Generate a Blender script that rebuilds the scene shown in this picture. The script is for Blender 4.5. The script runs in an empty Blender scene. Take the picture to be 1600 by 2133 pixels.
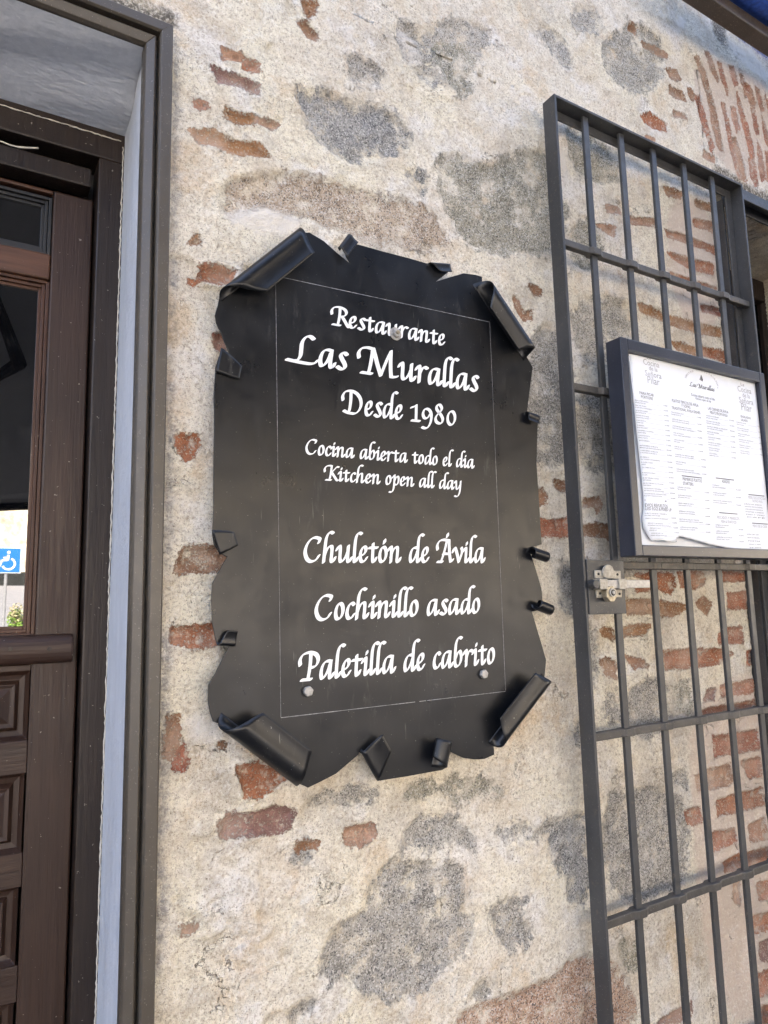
import bpy, bmesh, math, random
import numpy as np
from mathutils import Vector, Matrix
R = math.radians
random.seed(7)
rng = np.random.default_rng(11)
S = bpy.context.scene
COL = S.collection

# ------------------------------------------------------------------ camera
# measured from the photograph: wall face is the plane Y=0, X runs along the wall, Z is up
F, CX, CY = 1450.0, 800.0, 1066.5            # focal length and centre in photo pixels (1600 x 2133)
CAM = np.array([0.0, -1.05, 1.60])
def _basis(vh, vv):
    x = np.array([vh[0]-CX, -(vh[1]-CY), -F]); x /= np.linalg.norm(x)
    z = np.array([vv[0]-CX, -(vv[1]-CY), -F]); z -= x*(x@z); z /= np.linalg.norm(z)
    return np.array([x, np.cross(z, x), z])
B = _basis((3250, 1205), (590, -9450))
cam_d = bpy.data.cameras.new('camera'); cam = bpy.data.objects.new('camera', cam_d); COL.objects.link(cam)
M4 = Matrix([[*B[i], CAM[i]] for i in range(3)] + [[0, 0, 0, 1]])
cam.matrix_world = M4
cam_d.sensor_fit = 'VERTICAL'; cam_d.sensor_height = 24.0; cam_d.lens = 24.0*F/2133.0
cam_d.clip_start = 0.05; cam_d.clip_end = 500
S.camera = cam

def P(px, py, Y=0.0):                        # the point of the plane Y=const seen at a photo pixel
    d = B @ np.array([px-CX, -(py-CY), -F])
    p = CAM + d*((Y-CAM[1])/d[1])
    return p

# ------------------------------------------------------------------ light
EL, AZ = 48.0, 205.0                         # sun behind the house: this wall is in open shade, the street is sunlit
sv = Vector((math.sin(R(AZ))*math.cos(R(EL)), -math.cos(R(AZ))*math.cos(R(EL)), math.sin(R(EL))))
W = bpy.data.worlds.new('World'); S.world = W; W.use_nodes = True
wn = W.node_tree; bg = wn.nodes['Background']
sky = wn.nodes.new('ShaderNodeTexSky'); sky.sky_type = 'NISHITA'; sky.sun_disc = False
sky.sun_elevation = R(EL); sky.sun_rotation = R(180-AZ); sky.dust_density = 6.0; sky.ozone_density = 0.4; sky.air_density = 0.8
wn.links.new(sky.outputs[0], bg.inputs[0]); bg.inputs[1].default_value = 0.15
sl = bpy.data.lights.new('sun', 'SUN'); sl.energy = 4.0; sl.angle = R(.5); sl.color = (1.0, 0.93, 0.83)
so = bpy.data.objects.new('sun', sl); COL.objects.link(so); so.rotation_euler = (-sv).to_track_quat('-Z', 'Y').to_euler()
so.location = (6, -10, 12)
S.view_settings.view_transform = 'Standard'; S.view_settings.look = 'None'
S.view_settings.exposure = 3.0; S.view_settings.gamma = 1.0

# ------------------------------------------------------------------ node helpers
def newmat(name):
    m = bpy.data.materials.new(name); m.use_nodes = True
    nt = m.node_tree; nt.nodes.clear()
    out = nt.nodes.new('ShaderNodeOutputMaterial')
    return m, nt, out
def setin(nt, sock, v):
    if isinstance(v, bpy.types.NodeSocket): nt.links.new(v, sock)
    elif v is not None:
        if hasattr(sock, 'default_value'):
            if sock.type == 'RGBA' and isinstance(v, (tuple, list)) and len(v) == 3: v = (*v, 1)
            sock.default_value = v
def mth(nt, op, a, b=None, c=None, clamp=False):
    n = nt.nodes.new('ShaderNodeMath'); n.operation = op; n.use_clamp = clamp
    setin(nt, n.inputs[0], a); setin(nt, n.inputs[1], b)
    if c is not None: setin(nt, n.inputs[2], c)
    return n.outputs[0]
def noise(nt, vec, scale, detail=3, rough=0.55, dist=0.0):
    n = nt.nodes.new('ShaderNodeTexNoise')
    setin(nt, n.inputs['Vector'], vec); n.inputs['Scale'].default_value = scale
    n.inputs['Detail'].default_value = detail; n.inputs['Roughness'].default_value = rough
    n.inputs['Distortion'].default_value = dist
    return n.outputs[0]
def voro(nt, vec, scale, feature='F1', out=0):
    n = nt.nodes.new('ShaderNodeTexVoronoi'); n.feature = feature
    setin(nt, n.inputs['Vector'], vec); n.inputs['Scale'].default_value = scale
    return n.outputs[out]
def mapr(nt, v, a, b, c=0.0, d=1.0, smooth=True):
    n = nt.nodes.new('ShaderNodeMapRange'); n.interpolation_type = 'SMOOTHSTEP' if smooth else 'LINEAR'
    setin(nt, n.inputs['Value'], v)
    for k, x in zip(('From Min', 'From Max', 'To Min', 'To Max'), (a, b, c, d)): setin(nt, n.inputs[k], x)
    return n.outputs[0]
def mixc(nt, f, a, b, mode='MIX'):
    n = nt.nodes.new('ShaderNodeMix'); n.data_type = 'RGBA'; n.blend_type = mode
    setin(nt, n.inputs[0], f); setin(nt, n.inputs[6], a); setin(nt, n.inputs[7], b)
    return n.outputs[2]
def objco(nt):
    n = nt.nodes.new('ShaderNodeTexCoord'); return n.outputs['Object']
def scalev(nt, v, s):
    n = nt.nodes.new('ShaderNodeMapping'); setin(nt, n.inputs['Vector'], v); n.inputs['Scale'].default_value = s
    return n.outputs[0]
def attr(nt, name, color=False):
    n = nt.nodes.new('ShaderNodeAttribute'); n.attribute_name = name
    return n.outputs['Color'] if color else n.outputs['Fac']
def bump(nt, h, dist, strength=1.0, normal=None):
    n = nt.nodes.new('ShaderNodeBump'); n.inputs['Strength'].default_value = strength
    n.inputs['Distance'].default_value = dist; setin(nt, n.inputs['Height'], h)
    if normal is not None: setin(nt, n.inputs['Normal'], normal)
    return n.outputs[0]
def principled(nt, out, color, rough=0.6, metallic=0.0, normal=None, spec=None):
    p = nt.nodes.new('ShaderNodeBsdfPrincipled')
    setin(nt, p.inputs['Base Color'], color); setin(nt, p.inputs['Roughness'], rough)
    setin(nt, p.inputs['Metallic'], metallic)
    if normal is not None: setin(nt, p.inputs['Normal'], normal)
    if spec is not None: setin(nt, p.inputs['Specular IOR Level'], spec)
    nt.links.new(p.outputs[0], out.inputs[0])
    return p

# ------------------------------------------------------------------ materials
def mat_wall():
    m, nt, out = newmat('rubble_plaster')
    co = objco(nt)
    big = noise(nt, co, 3.0, 4); mid = noise(nt, co, 11, 5, 0.6); sm = noise(nt, co, 45, 5, 0.65); fine = noise(nt, co, 190, 4, 0.7)
    grain = noise(nt, co, 430, 2, 0.6)
    # lime plaster
    pl = mixc(nt, mapr(nt, big, .40, .60), (.785, .72, .57), (.755, .695, .59))
    pl = mixc(nt, mapr(nt, mid, .46, .68, 0, .65), pl, (.59, .49, .36))
    pl = mixc(nt, mapr(nt, noise(nt, co, 7.3, 5, .65), .50, .66, 0, .8), pl, (.78, .75, .71))
    pl = mixc(nt, mapr(nt, noise(nt, co, 4.1, 7, .72), .49, .64, 0, .62), pl, (.46, .41, .34))
    pl = mixc(nt, mapr(nt, noise(nt, co, 6.2, 6, .7), .54, .66, 0, .55), pl, (.62, .46, .28))
    pl = mixc(nt, mapr(nt, noise(nt, co, 21, 6, .75), .54, .70, 0, .6), pl, (.42, .37, .30))
    pl = mixc(nt, mapr(nt, sm, .50, .70, 0, .40), pl, (.40, .32, .22))
    pl = mixc(nt, mapr(nt, fine, .51, .64, 0, .62), pl, (.36, .30, .23))
    pl = mixc(nt, mapr(nt, voro(nt, co, 240), .24, .04, 0, .75), pl, (.20, .165, .125))
    pl = mixc(nt, mapr(nt, fine, .47, .32, 0, .55), pl, (.86, .83, .77))
    pl = mixc(nt, mapr(nt, grain, .56, .72, 0, .55), pl, (.25, .20, .15))
    dens = mapr(nt, mid, .35, .65, .635, .70)
    pores = mth(nt, 'GREATER_THAN', noise(nt, co, 330, 3, .6), dens)
    pl = mixc(nt, mth(nt, 'MULTIPLY', pores, .75), pl, (.12, .10, .075))
    # stone
    ss = attr(nt, 'sd_stone')
    wob = mth(nt, 'MULTIPLY', mth(nt, 'SUBTRACT', noise(nt, co, 24, 8, .76), .5), .125)
    wob2 = mth(nt, 'MULTIPLY', mth(nt, 'SUBTRACT', fine, .5), .034)
    s1 = mth(nt, 'ADD', mth(nt, 'ADD', ss, wob), wob2)
    smear = mapr(nt, mth(nt, 'ADD', noise(nt, co, 17, 6, .72), mth(nt, 'MULTIPLY', mth(nt, 'SUBTRACT', fine, .5), .35)), .50, .66, 1, .12)
    ms = mth(nt, 'MULTIPLY', mapr(nt, s1, -.004, .007), smear)
    sc = attr(nt, 'col_stone', True)
    jco = mixc(nt, .012, co, nt.nodes.new('ShaderNodeTexNoise').outputs[1], 'ADD')
    cell = nt.nodes.new('ShaderNodeSeparateColor'); setin(nt, cell.inputs[0], voro(nt, jco, 290, 'F1', 1))
    cell2 = nt.nodes.new('ShaderNodeSeparateColor'); setin(nt, cell2.inputs[0], voro(nt, jco, 520, 'F1', 1))
    st = mixc(nt, cell.outputs[0], mixc(nt, 1.0, sc, (.60, .59, .58), 'MULTIPLY'), mixc(nt, .36, sc, (.66, .62, .55)))
    st = mixc(nt, mapr(nt, noise(nt, co, 13, 6, .7), .42, .64, 0, .75), st, mixc(nt, .40, sc, (.66, .60, .50)))
    st = mixc(nt, mth(nt, 'MULTIPLY', mth(nt, 'LESS_THAN', cell2.outputs[1], .17), .80), st, (.075, .072, .07))
    st = mixc(nt, mth(nt, 'MULTIPLY', mth(nt, 'GREATER_THAN', cell2.outputs[2], .86), .60), st, (.72, .69, .63))
    col = mixc(nt, ms, pl, st)
    # brick
    sb = attr(nt, 'sd_brick')
    b1 = mth(nt, 'ADD', mth(nt, 'ADD', mth(nt, 'ADD', sb, .0042), mth(nt, 'MULTIPLY', mth(nt, 'SUBTRACT', noise(nt, co, 70, 6, .74), .5), .024)),
             mth(nt, 'MULTIPLY', mth(nt, 'SUBTRACT', fine, .5), .018))
    spk = mapr(nt, noise(nt, co, 260, 3, .65), .57, .64, 1, .12)
    worn = mapr(nt, noise(nt, co, 26, 6, .72), .56, .66, 1, .18)
    mb = mth(nt, 'MULTIPLY', mth(nt, 'MULTIPLY', mapr(nt, b1, -.0012, .0014), spk), worn)
    bc = attr(nt, 'col_brick', True)
    br = mixc(nt, mapr(nt, noise(nt, co, 60, 4), .35, .65), bc, mixc(nt, 1.0, bc, (.66, .62, .60), 'MULTIPLY'))
    br = mixc(nt, mapr(nt, fine, .46, .66, 0, .6), br, mixc(nt, 1.0, bc, (.55, .5, .47), 'MULTIPLY'))
    br = mixc(nt, mapr(nt, noise(nt, co, 240, 3, .7), .60, .70, 0, .75), br, (.62, .54, .44))
    br = mixc(nt, mapr(nt, noise(nt, co, 40, 6, .75), .54, .68, 0, .85), br, (.62, .52, .41))
    br = mixc(nt, mapr(nt, noise(nt, co, 9, 3), .45, .62, .10, .50), br, (.62, .48, .38))
    col = mixc(nt, mb, col, br)
    # soot, moss, grey mortar smears and a painted shadow under the awning bar
    sd = attr(nt, 'sd_dirt_shadow')
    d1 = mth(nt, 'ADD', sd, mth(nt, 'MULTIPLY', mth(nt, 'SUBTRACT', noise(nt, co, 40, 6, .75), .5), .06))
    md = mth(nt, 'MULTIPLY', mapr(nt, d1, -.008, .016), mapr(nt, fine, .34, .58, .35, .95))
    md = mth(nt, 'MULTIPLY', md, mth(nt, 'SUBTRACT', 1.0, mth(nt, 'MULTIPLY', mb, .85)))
    col = mixc(nt, md, col, attr(nt, 'col_dirt_shadow', True))
    # small cracks and hair lines, where the plaster skin has split
    cr = mth(nt, 'ABSOLUTE', mth(nt, 'SUBTRACT', noise(nt, co, 5.5, 7, .62), .5))
    mc = mth(nt, 'MULTIPLY', mapr(nt, cr, .0, .0045, 1, 0), mapr(nt, noise(nt, co, 8, 3), .55, .60))
    mc = mth(nt, 'MULTIPLY', mc, mth(nt, 'SUBTRACT', 1.0, ms))
    col = mixc(nt, mth(nt, 'MULTIPLY', mc, .75), col, (.14, .11, .075))
    h = mth(nt, 'ADD', mth(nt, 'MULTIPLY', fine, .9), mth(nt, 'MULTIPLY', sm, 1.2))
    h = mth(nt, 'ADD', h, mth(nt, 'MULTIPLY', grain, .45))
    h = mth(nt, 'SUBTRACT', h, mth(nt, 'MULTIPLY', pores, .8))
    h = mth(nt, 'SUBTRACT', h, mth(nt, 'MULTIPLY', mb, .7))
    h = mth(nt, 'SUBTRACT', h, mth(nt, 'MULTIPLY', mc, 1.3))
    h = mth(nt, 'ADD', h, mth(nt, 'MULTIPLY', mth(nt, 'MULTIPLY', ms, noise(nt, co, 260, 3, .65)), .6))
    principled(nt, out, col, .92, 0, bump(nt, h, .0055, .9), .2)
    return m

def mat_metal(name, base, rough, wear=(.16, .13, .10), amt=.5, edge=.0, spec=.5, bumpd=.0004, big=5.0, rv=.10):
    m, nt, out = newmat(name); co = objco(nt)
    n1 = noise(nt, co, big, 4, .6); n2 = noise(nt, co, 60, 5, .7); n3 = noise(nt, co, 420, 2, .6)
    c = mixc(nt, mapr(nt, n1, .4, .7, 0, .6), base, tuple(min(1, x*1.5+.01) for x in base))
    c = mixc(nt, mapr(nt, n2, .58, .74, 0, amt), c, wear)
    c = mixc(nt, mth(nt, 'MULTIPLY', mth(nt, 'GREATER_THAN', n3, .70), .6), c, tuple(min(.6, x+.16) for x in wear))
    r = mapr(nt, n2, .3, .7, rough-rv*.8, rough+rv*1.2)
    principled(nt, out, c, r, 0, bump(nt, mth(nt, 'ADD', n2, mth(nt, 'MULTIPLY', n1, 3.0)), bumpd, .6), spec)
    return m

def mat_sign():
    m, nt, out = newmat('black_sheet_metal'); co = objco(nt)
    n1 = noise(nt, co, 4.5, 2, .5); n2 = noise(nt, scalev(nt, co, (38, 38, 9)), 1.0, 5, .65); n3 = noise(nt, co, 330, 2, .5)
    c = mixc(nt, mapr(nt, n2, .5, .78, 0, .30), (.0058, .0064, .0078), (.018, .018, .0185))
    c = mixc(nt, mth(nt, 'GREATER_THAN', n3, .735), c, (.17, .165, .15))
    scr = noise(nt, scalev(nt, co, (260, 260, 14)), 1.0, 2, .5)
    c = mixc(nt, mth(nt, 'MULTIPLY', mapr(nt, scr, .70, .76), mapr(nt, noise(nt, co, 6, 2), .52, .6)), c, (.10, .098, .09))
    wipe = noise(nt, scalev(nt, co, (55, 55, 11)), 1.0, 6, .7, .4)
    r = mth(nt, 'ADD', mapr(nt, noise(nt, co, 14, 5, .65), .3, .72, .27, .40), mapr(nt, wipe, .52, .72, 0, .07))
    c = mixc(nt, mth(nt, 'MULTIPLY', mapr(nt, wipe, .56, .72), mapr(nt, noise(nt, co, 5, 2), .5, .62)), c, (.034, .033, .031))
    h = mth(nt, 'ADD', mth(nt, 'MULTIPLY', n1, 3.0), mth(nt, 'MULTIPLY', noise(nt, co, 16, 2), .30))
    nrm = bump(nt, noise(nt, co, 900, 2), .00008, .5, bump(nt, h, .0016, 1.0))
    principled(nt, out, c, r, 0, nrm, .42)
    return m

def mat_plain(name, c, rough=.5, var=.15, sc=40, metallic=0, spec=.5, bumpd=0):
    m, nt, out = newmat(name); co = objco(nt)
    n1 = noise(nt, co, sc, 4, .6)
    col = mixc(nt, mapr(nt, n1, .3, .7), tuple(x*(1-var) for x in c), tuple(min(1, x*(1+var)) for x in c))
    principled(nt, out, col, rough, metallic, bump(nt, n1, bumpd, 1) if bumpd else None, spec)
    return m

def mat_wood(name, dark, light, horiz=False, rough=.42):
    m, nt, out = newmat(name); co = objco(nt)
    k = (3, 60, 60) if horiz else (60, 60, 3)
    g = noise(nt, scalev(nt, co, k), 1.0, 6, .68, .6); g2 = noise(nt, scalev(nt, co, tuple(x*4 for x in k)), 1.0, 4, .7)
    big = noise(nt, co, 4, 3)
    c = mixc(nt, mapr(nt, g, .34, .68), dark, light)
    c = mixc(nt, mapr(nt, g2, .55, .75, 0, .45), c, tuple(x*.45 for x in dark))
    c = mixc(nt, mapr(nt, big, .4, .7, 0, .45), c, tuple(x*.55 for x in dark))
    c = mixc(nt, mth(nt, 'MULTIPLY', mth(nt, 'GREATER_THAN', noise(nt, co, 160, 2), .735), .8), c, (.24, .21, .18))
    r = mapr(nt, g2, .3, .7, rough-.08, rough+.16)
    h = mth(nt, 'ADD', g2, mth(nt, 'MULTIPLY', g, 1.2))
    principled(nt, out, c, r, 0, bump(nt, h, .0007, .7), .4)
    return m

def mat_paint():
    m, nt, out = newmat('pale_blue_paint'); co = objco(nt)
    st = noise(nt, scalev(nt, co, (90, 90, 8)), 1.0, 5, .7); lump = noise(nt, scalev(nt, co, (26, 60, 60)), 1.0, 5, .62, 0); bigl = noise(nt, co, 6, 3)
    c = mixc(nt, mapr(nt, st, .3, .7), (.52, .555, .61), (.61, .64, .69))
    c = mixc(nt, mapr(nt, noise(nt, co, 110, 3, .7), .66, .72, 0, .75), c, (.75, .77, .80))
    c = mixc(nt, mapr(nt, bigl, .5, .75, 0, .3), c, (.49, .51, .55))
    h = mth(nt, 'ADD', mth(nt, 'MULTIPLY', lump, mapr(nt, bigl, .35, .65, .5, 2.2)), mth(nt, 'MULTIPLY', st, .35))
    principled(nt, out, c, mapr(nt, st, .3, .7, .38, .55), 0, bump(nt, h, .0024, .9), .4)
    return m

def mat_glass(name='dark_window_glass', k=.27):
    m, nt, out = newmat(name); co = objco(nt)
    d = nt.nodes.new('ShaderNodeBsdfDiffuse'); d.inputs[0].default_value = (.004, .004, .0045, 1)
    g = nt.nodes.new('ShaderNodeBsdfGlossy'); g.inputs['Roughness'].default_value = .012
    dirt = mapr(nt, noise(nt, co, 45, 5, .7), .5, .8, 0, .05)
    dd = nt.nodes.new('ShaderNodeBsdfDiffuse'); dd.inputs[0].default_value = (.3, .29, .27, 1)
    mx = nt.nodes.new('ShaderNodeMixShader'); mx.inputs[0].default_value = k
    nt.links.new(d.outputs[0], mx.inputs[1]); nt.links.new(g.outputs[0], mx.inputs[2])
    m2 = nt.nodes.new('ShaderNodeMixShader'); nt.links.new(dirt, m2.inputs[0])
    nt.links.new(mx.outputs[0], m2.inputs[1]); nt.links.new(dd.outputs[0], m2.inputs[2])
    nt.links.new(m2.outputs[0], out.inputs[0])
    return m

def mat_paper(name, c):
    m, nt, out = newmat(name); co = objco(nt)
    n1 = noise(nt, co, 9, 3)
    col = mixc(nt, mapr(nt, n1, .4, .7, 0, .5), c, tuple(x*.93 for x in c))
    d = nt.nodes.new('ShaderNodeBsdfDiffuse'); setin(nt, d.inputs[0], col)
    setin(nt, d.inputs['Normal'], bump(nt, noise(nt, co, 30, 3), .0006, .6))
    t = nt.nodes.new('ShaderNodeBsdfTranslucent'); setin(nt, t.inputs[0], col)
    mx = nt.nodes.new('ShaderNodeMixShader'); mx.inputs[0].default_value = .12
    nt.links.new(d.outputs[0], mx.inputs[1]); nt.links.new(t.outputs[0], mx.inputs[2]); nt.links.new(mx.outputs[0], out.inputs[0])
    return m

MAT = dict(
    wall=mat_wall(), sign=mat_sign(),
    white=mat_plain('white_vinyl', (.83, .83, .82), .45, .03),
    line=mat_plain('worn_white_edge', (.22, .22, .23), .5, .35, 160),
    iron=mat_metal('grey_gate_paint', (.036, .0365, .0375), .45, (.14, .115, .085), .5, big=7),
    ironw=mat_metal('worn_grey_gate_paint', (.048, .044, .039), .50, (.17, .13, .09), .75, big=16, bumpd=.0008),
    iron_case=mat_metal('blue_black_enamel', (.024, .027, .038), .32, (.075, .08, .10), .03, big=6, bumpd=.00004, rv=.02),
    casing=mat_metal('brown_enamel_casing', (.066, .055, .042), .36, (.18, .15, .11), .3, big=3),
    wood=mat_wood('dark_stained_wood', (.027, .0125, .0075), (.040, .0195, .0115)),
    woodh=mat_wood('dark_stained_wood_across', (.028, .0135, .0085), (.043, .0215, .013), True),
    woodr=mat_wood('red_brown_wood', (.048, .019, .010), (.078, .033, .017)),
    woodrh=mat_wood('red_brown_wood_across', (.058, .024, .012), (.10, .043, .022), True),
    woodd=mat_wood('blackened_frame_wood', (.014, .008, .0055), (.022, .013, .0085)),
    paint=mat_paint(), glass=mat_glass(), wglass=mat_glass('shaded_window_glass', .12),
    paper=mat_paper('white_paper', (.87, .90, .94)), paper2=mat_paper('bluish_paper', (.30, .40, .54)),
    ink=mat_plain('grey_print', (.11, .11, .12), .8, .2), inkl=mat_plain('pale_grey_print', (.42, .42, .44), .8, .2),
    steel=mat_plain('zinc_plated_steel', (.36, .35, .33), .45, .2, 120, .35, .5, .0004),
    brass=mat_plain('aged_brass', (.34, .30, .22), .42, .3, 160, .55, .5, .0006),
    pale=mat_plain('painted_lock_body', (.34, .315, .26), .5, .25, 150, .15, .5, .0008),
    dark=mat_plain('dark_hole', (.012, .012, .012), .7, .1),
    rubber=mat_plain('black_gasket', (.012, .012, .013), .5, .2),
    blue=mat_plain('blue_awning_fabric', (.02, .065, .30), .55, .3, 90, 0, .4, .0006),
    bluep=mat_plain('blue_wall_paint', (.055, .075, .24), .8, .5, 60, 0, .3, .003),
    bronze=mat_metal('brown_awning_bar', (.050, .036, .026), .45, (.30, .24, .17), .25, big=9),
    eave=mat_wood('dark_eave_boards', (.018, .011, .008), (.03, .02, .014), True),
    cable=mat_plain('white_cable_sheath', (.50, .47, .40), .5, .15),
    canvas=mat_paper('grey_canvas', (.16, .17, .19)),
    blacki=mat_plain('black_arm_paint', (.004, .004, .004), .9, .2, spec=0),
    pave=mat_plain('granite_paving', (.13, .122, .11), .9, .25, 9, 0, .2, .002),
    road=mat_plain('sunlit_asphalt', (.24, .24, .25), .95, .12, 4, 0, .2, .002),
    farwall=mat_plain('pale_masonry', (.68, .60, .47), .95, .5, 1.1, 0, .1),
    hedge=mat_plain('dark_hedge_leaves', (.012, .014, .012), .8, .4, 5),
    leaf=mat_plain('bright_shrub_leaves', (.18, .30, .05), .6, .5, 14),
    leafd=mat_plain('dry_shrub_leaves', (.40, .36, .20), .6, .4, 14),
    pot=mat_plain('clay_pot', (.10, .07, .05), .8, .2),
    signblue=mat_plain('parking_blue', (.015, .16, .70), .4, .05),
    pole=mat_plain('galvanised_pole', (.35, .36, .37), .45, .1, 30, .3),
)

# ------------------------------------------------------------------ mesh helpers
class MB:
    def __init__(s): s.v = []; s.f = []
    def add(s, vs, fs):
        k = len(s.v); s.v += [tuple(float(c) for c in v) for v in vs]; s.f += [tuple(i+k for i in f) for f in fs]; return s
    def box(s, x0, x1, y0, y1, z0, z1):
        return s.add([(x, y, z) for x in (x0, x1) for y in (y0, y1) for z in (z0, z1)],
                     [(0, 1, 3, 2), (4, 6, 7, 5), (0, 4, 5, 1), (2, 3, 7, 6), (0, 2, 6, 4), (1, 5, 7, 3)])
    def prism(s, poly, y0, y1):              # poly of (x,z); y0 is the near face
        n = len(poly)
        a = sum(poly[i][0]*poly[(i+1) % n][1]-poly[(i+1) % n][0]*poly[i][1] for i in range(n))
        if a < 0: poly = poly[::-1]
        vs = [(x, y0, z) for x, z in poly]+[(x, y1, z) for x, z in poly]
        fs = [tuple(range(n)), tuple(range(2*n-1, n-1, -1))]
        fs += [(i, i+n, (i+1) % n+n, (i+1) % n) for i in range(n)]
        return s.add(vs, fs)
    def tube(s, path, r, n=10, cap=True):
        path = [Vector(p) for p in path]; rings = []
        rr = r if isinstance(r, (list, tuple)) else [r]*len(path)
        for i, p in enumerate(path):
            t = (path[min(i+1, len(path)-1)]-path[max(i-1, 0)]).normalized()
            u = t.cross(Vector((0.13, .31, 1))).normalized(); w = t.cross(u)
            rings.append([p+(u*math.cos(2*math.pi*k/n)+w*math.sin(2*math.pi*k/n))*rr[i] for k in range(n)])
        k0 = len(s.v)
        for rg in rings: s.v += [tuple(q) for q in rg]
        for i in range(len(path)-1):
            for k in range(n):
                s.f.append((k0+i*n+k, k0+i*n+(k+1) % n, k0+(i+1)*n+(k+1) % n, k0+(i+1)*n+k))
        if cap:
            s.f.append(tuple(k0+k for k in range(n))[::-1]); s.f.append(tuple(k0+(len(path)-1)*n+k for k in range(n)))
        return s
    def build(s, name, mat, parent=None, bevel=0, smooth=False, solid=0):
        me = bpy.data.meshes.new(name); me.from_pydata(s.v, [], s.f); me.update()
        bm = bmesh.new(); bm.from_mesh(me); bmesh.ops.recalc_face_normals(bm, faces=bm.faces); bm.to_mesh(me); bm.free()
        me.materials.append(mat)
        o = bpy.data.objects.new(name, me); COL.objects.link(o)
        if parent is not None:
            o.parent = parent; o.matrix_parent_inverse = Matrix.Translation(-(world_loc(parent)))
        if smooth:
            for p in me.polygons: p.use_smooth = True
        if solid:
            md = o.modifiers.new('thickness', 'SOLIDIFY'); md.thickness = solid; md.offset = 0
        if bevel:
            md = o.modifiers.new('bevel', 'BEVEL'); md.width = bevel; md.segments = 2; md.limit_method = 'ANGLE'; md.angle_limit = R(40)
        return o
def world_loc(o):
    l = Vector(o.location)
    return l + (world_loc(o.parent)+Vector(o.matrix_parent_inverse.translation) if o.parent else Vector())
def thing(name, label, cat, loc=(0, 0, 0), group=None):
    o = bpy.data.objects.new(name, None); COL.objects.link(o); o.location = loc; o.empty_display_size = .05
    return tag(o, label, cat, group)
def tag(o, label, cat, group=None):
    o['label'] = label; o['category'] = cat; o['kind'] = 'thing'
    if group: o['group'] = group
    return o
def xz(px, py, Y=0.): p = P(px, py, Y); return (p[0], p[2])
def chaikin(pts, it=2):
    for _ in range(it):
        q = []
        for i in range(len(pts)):
            a, b = np.array(pts[i]), np.array(pts[(i+1) % len(pts)])
            q += [tuple(a*.75+b*.25), tuple(a*.25+b*.75)]
        pts = q
    return pts

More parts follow.
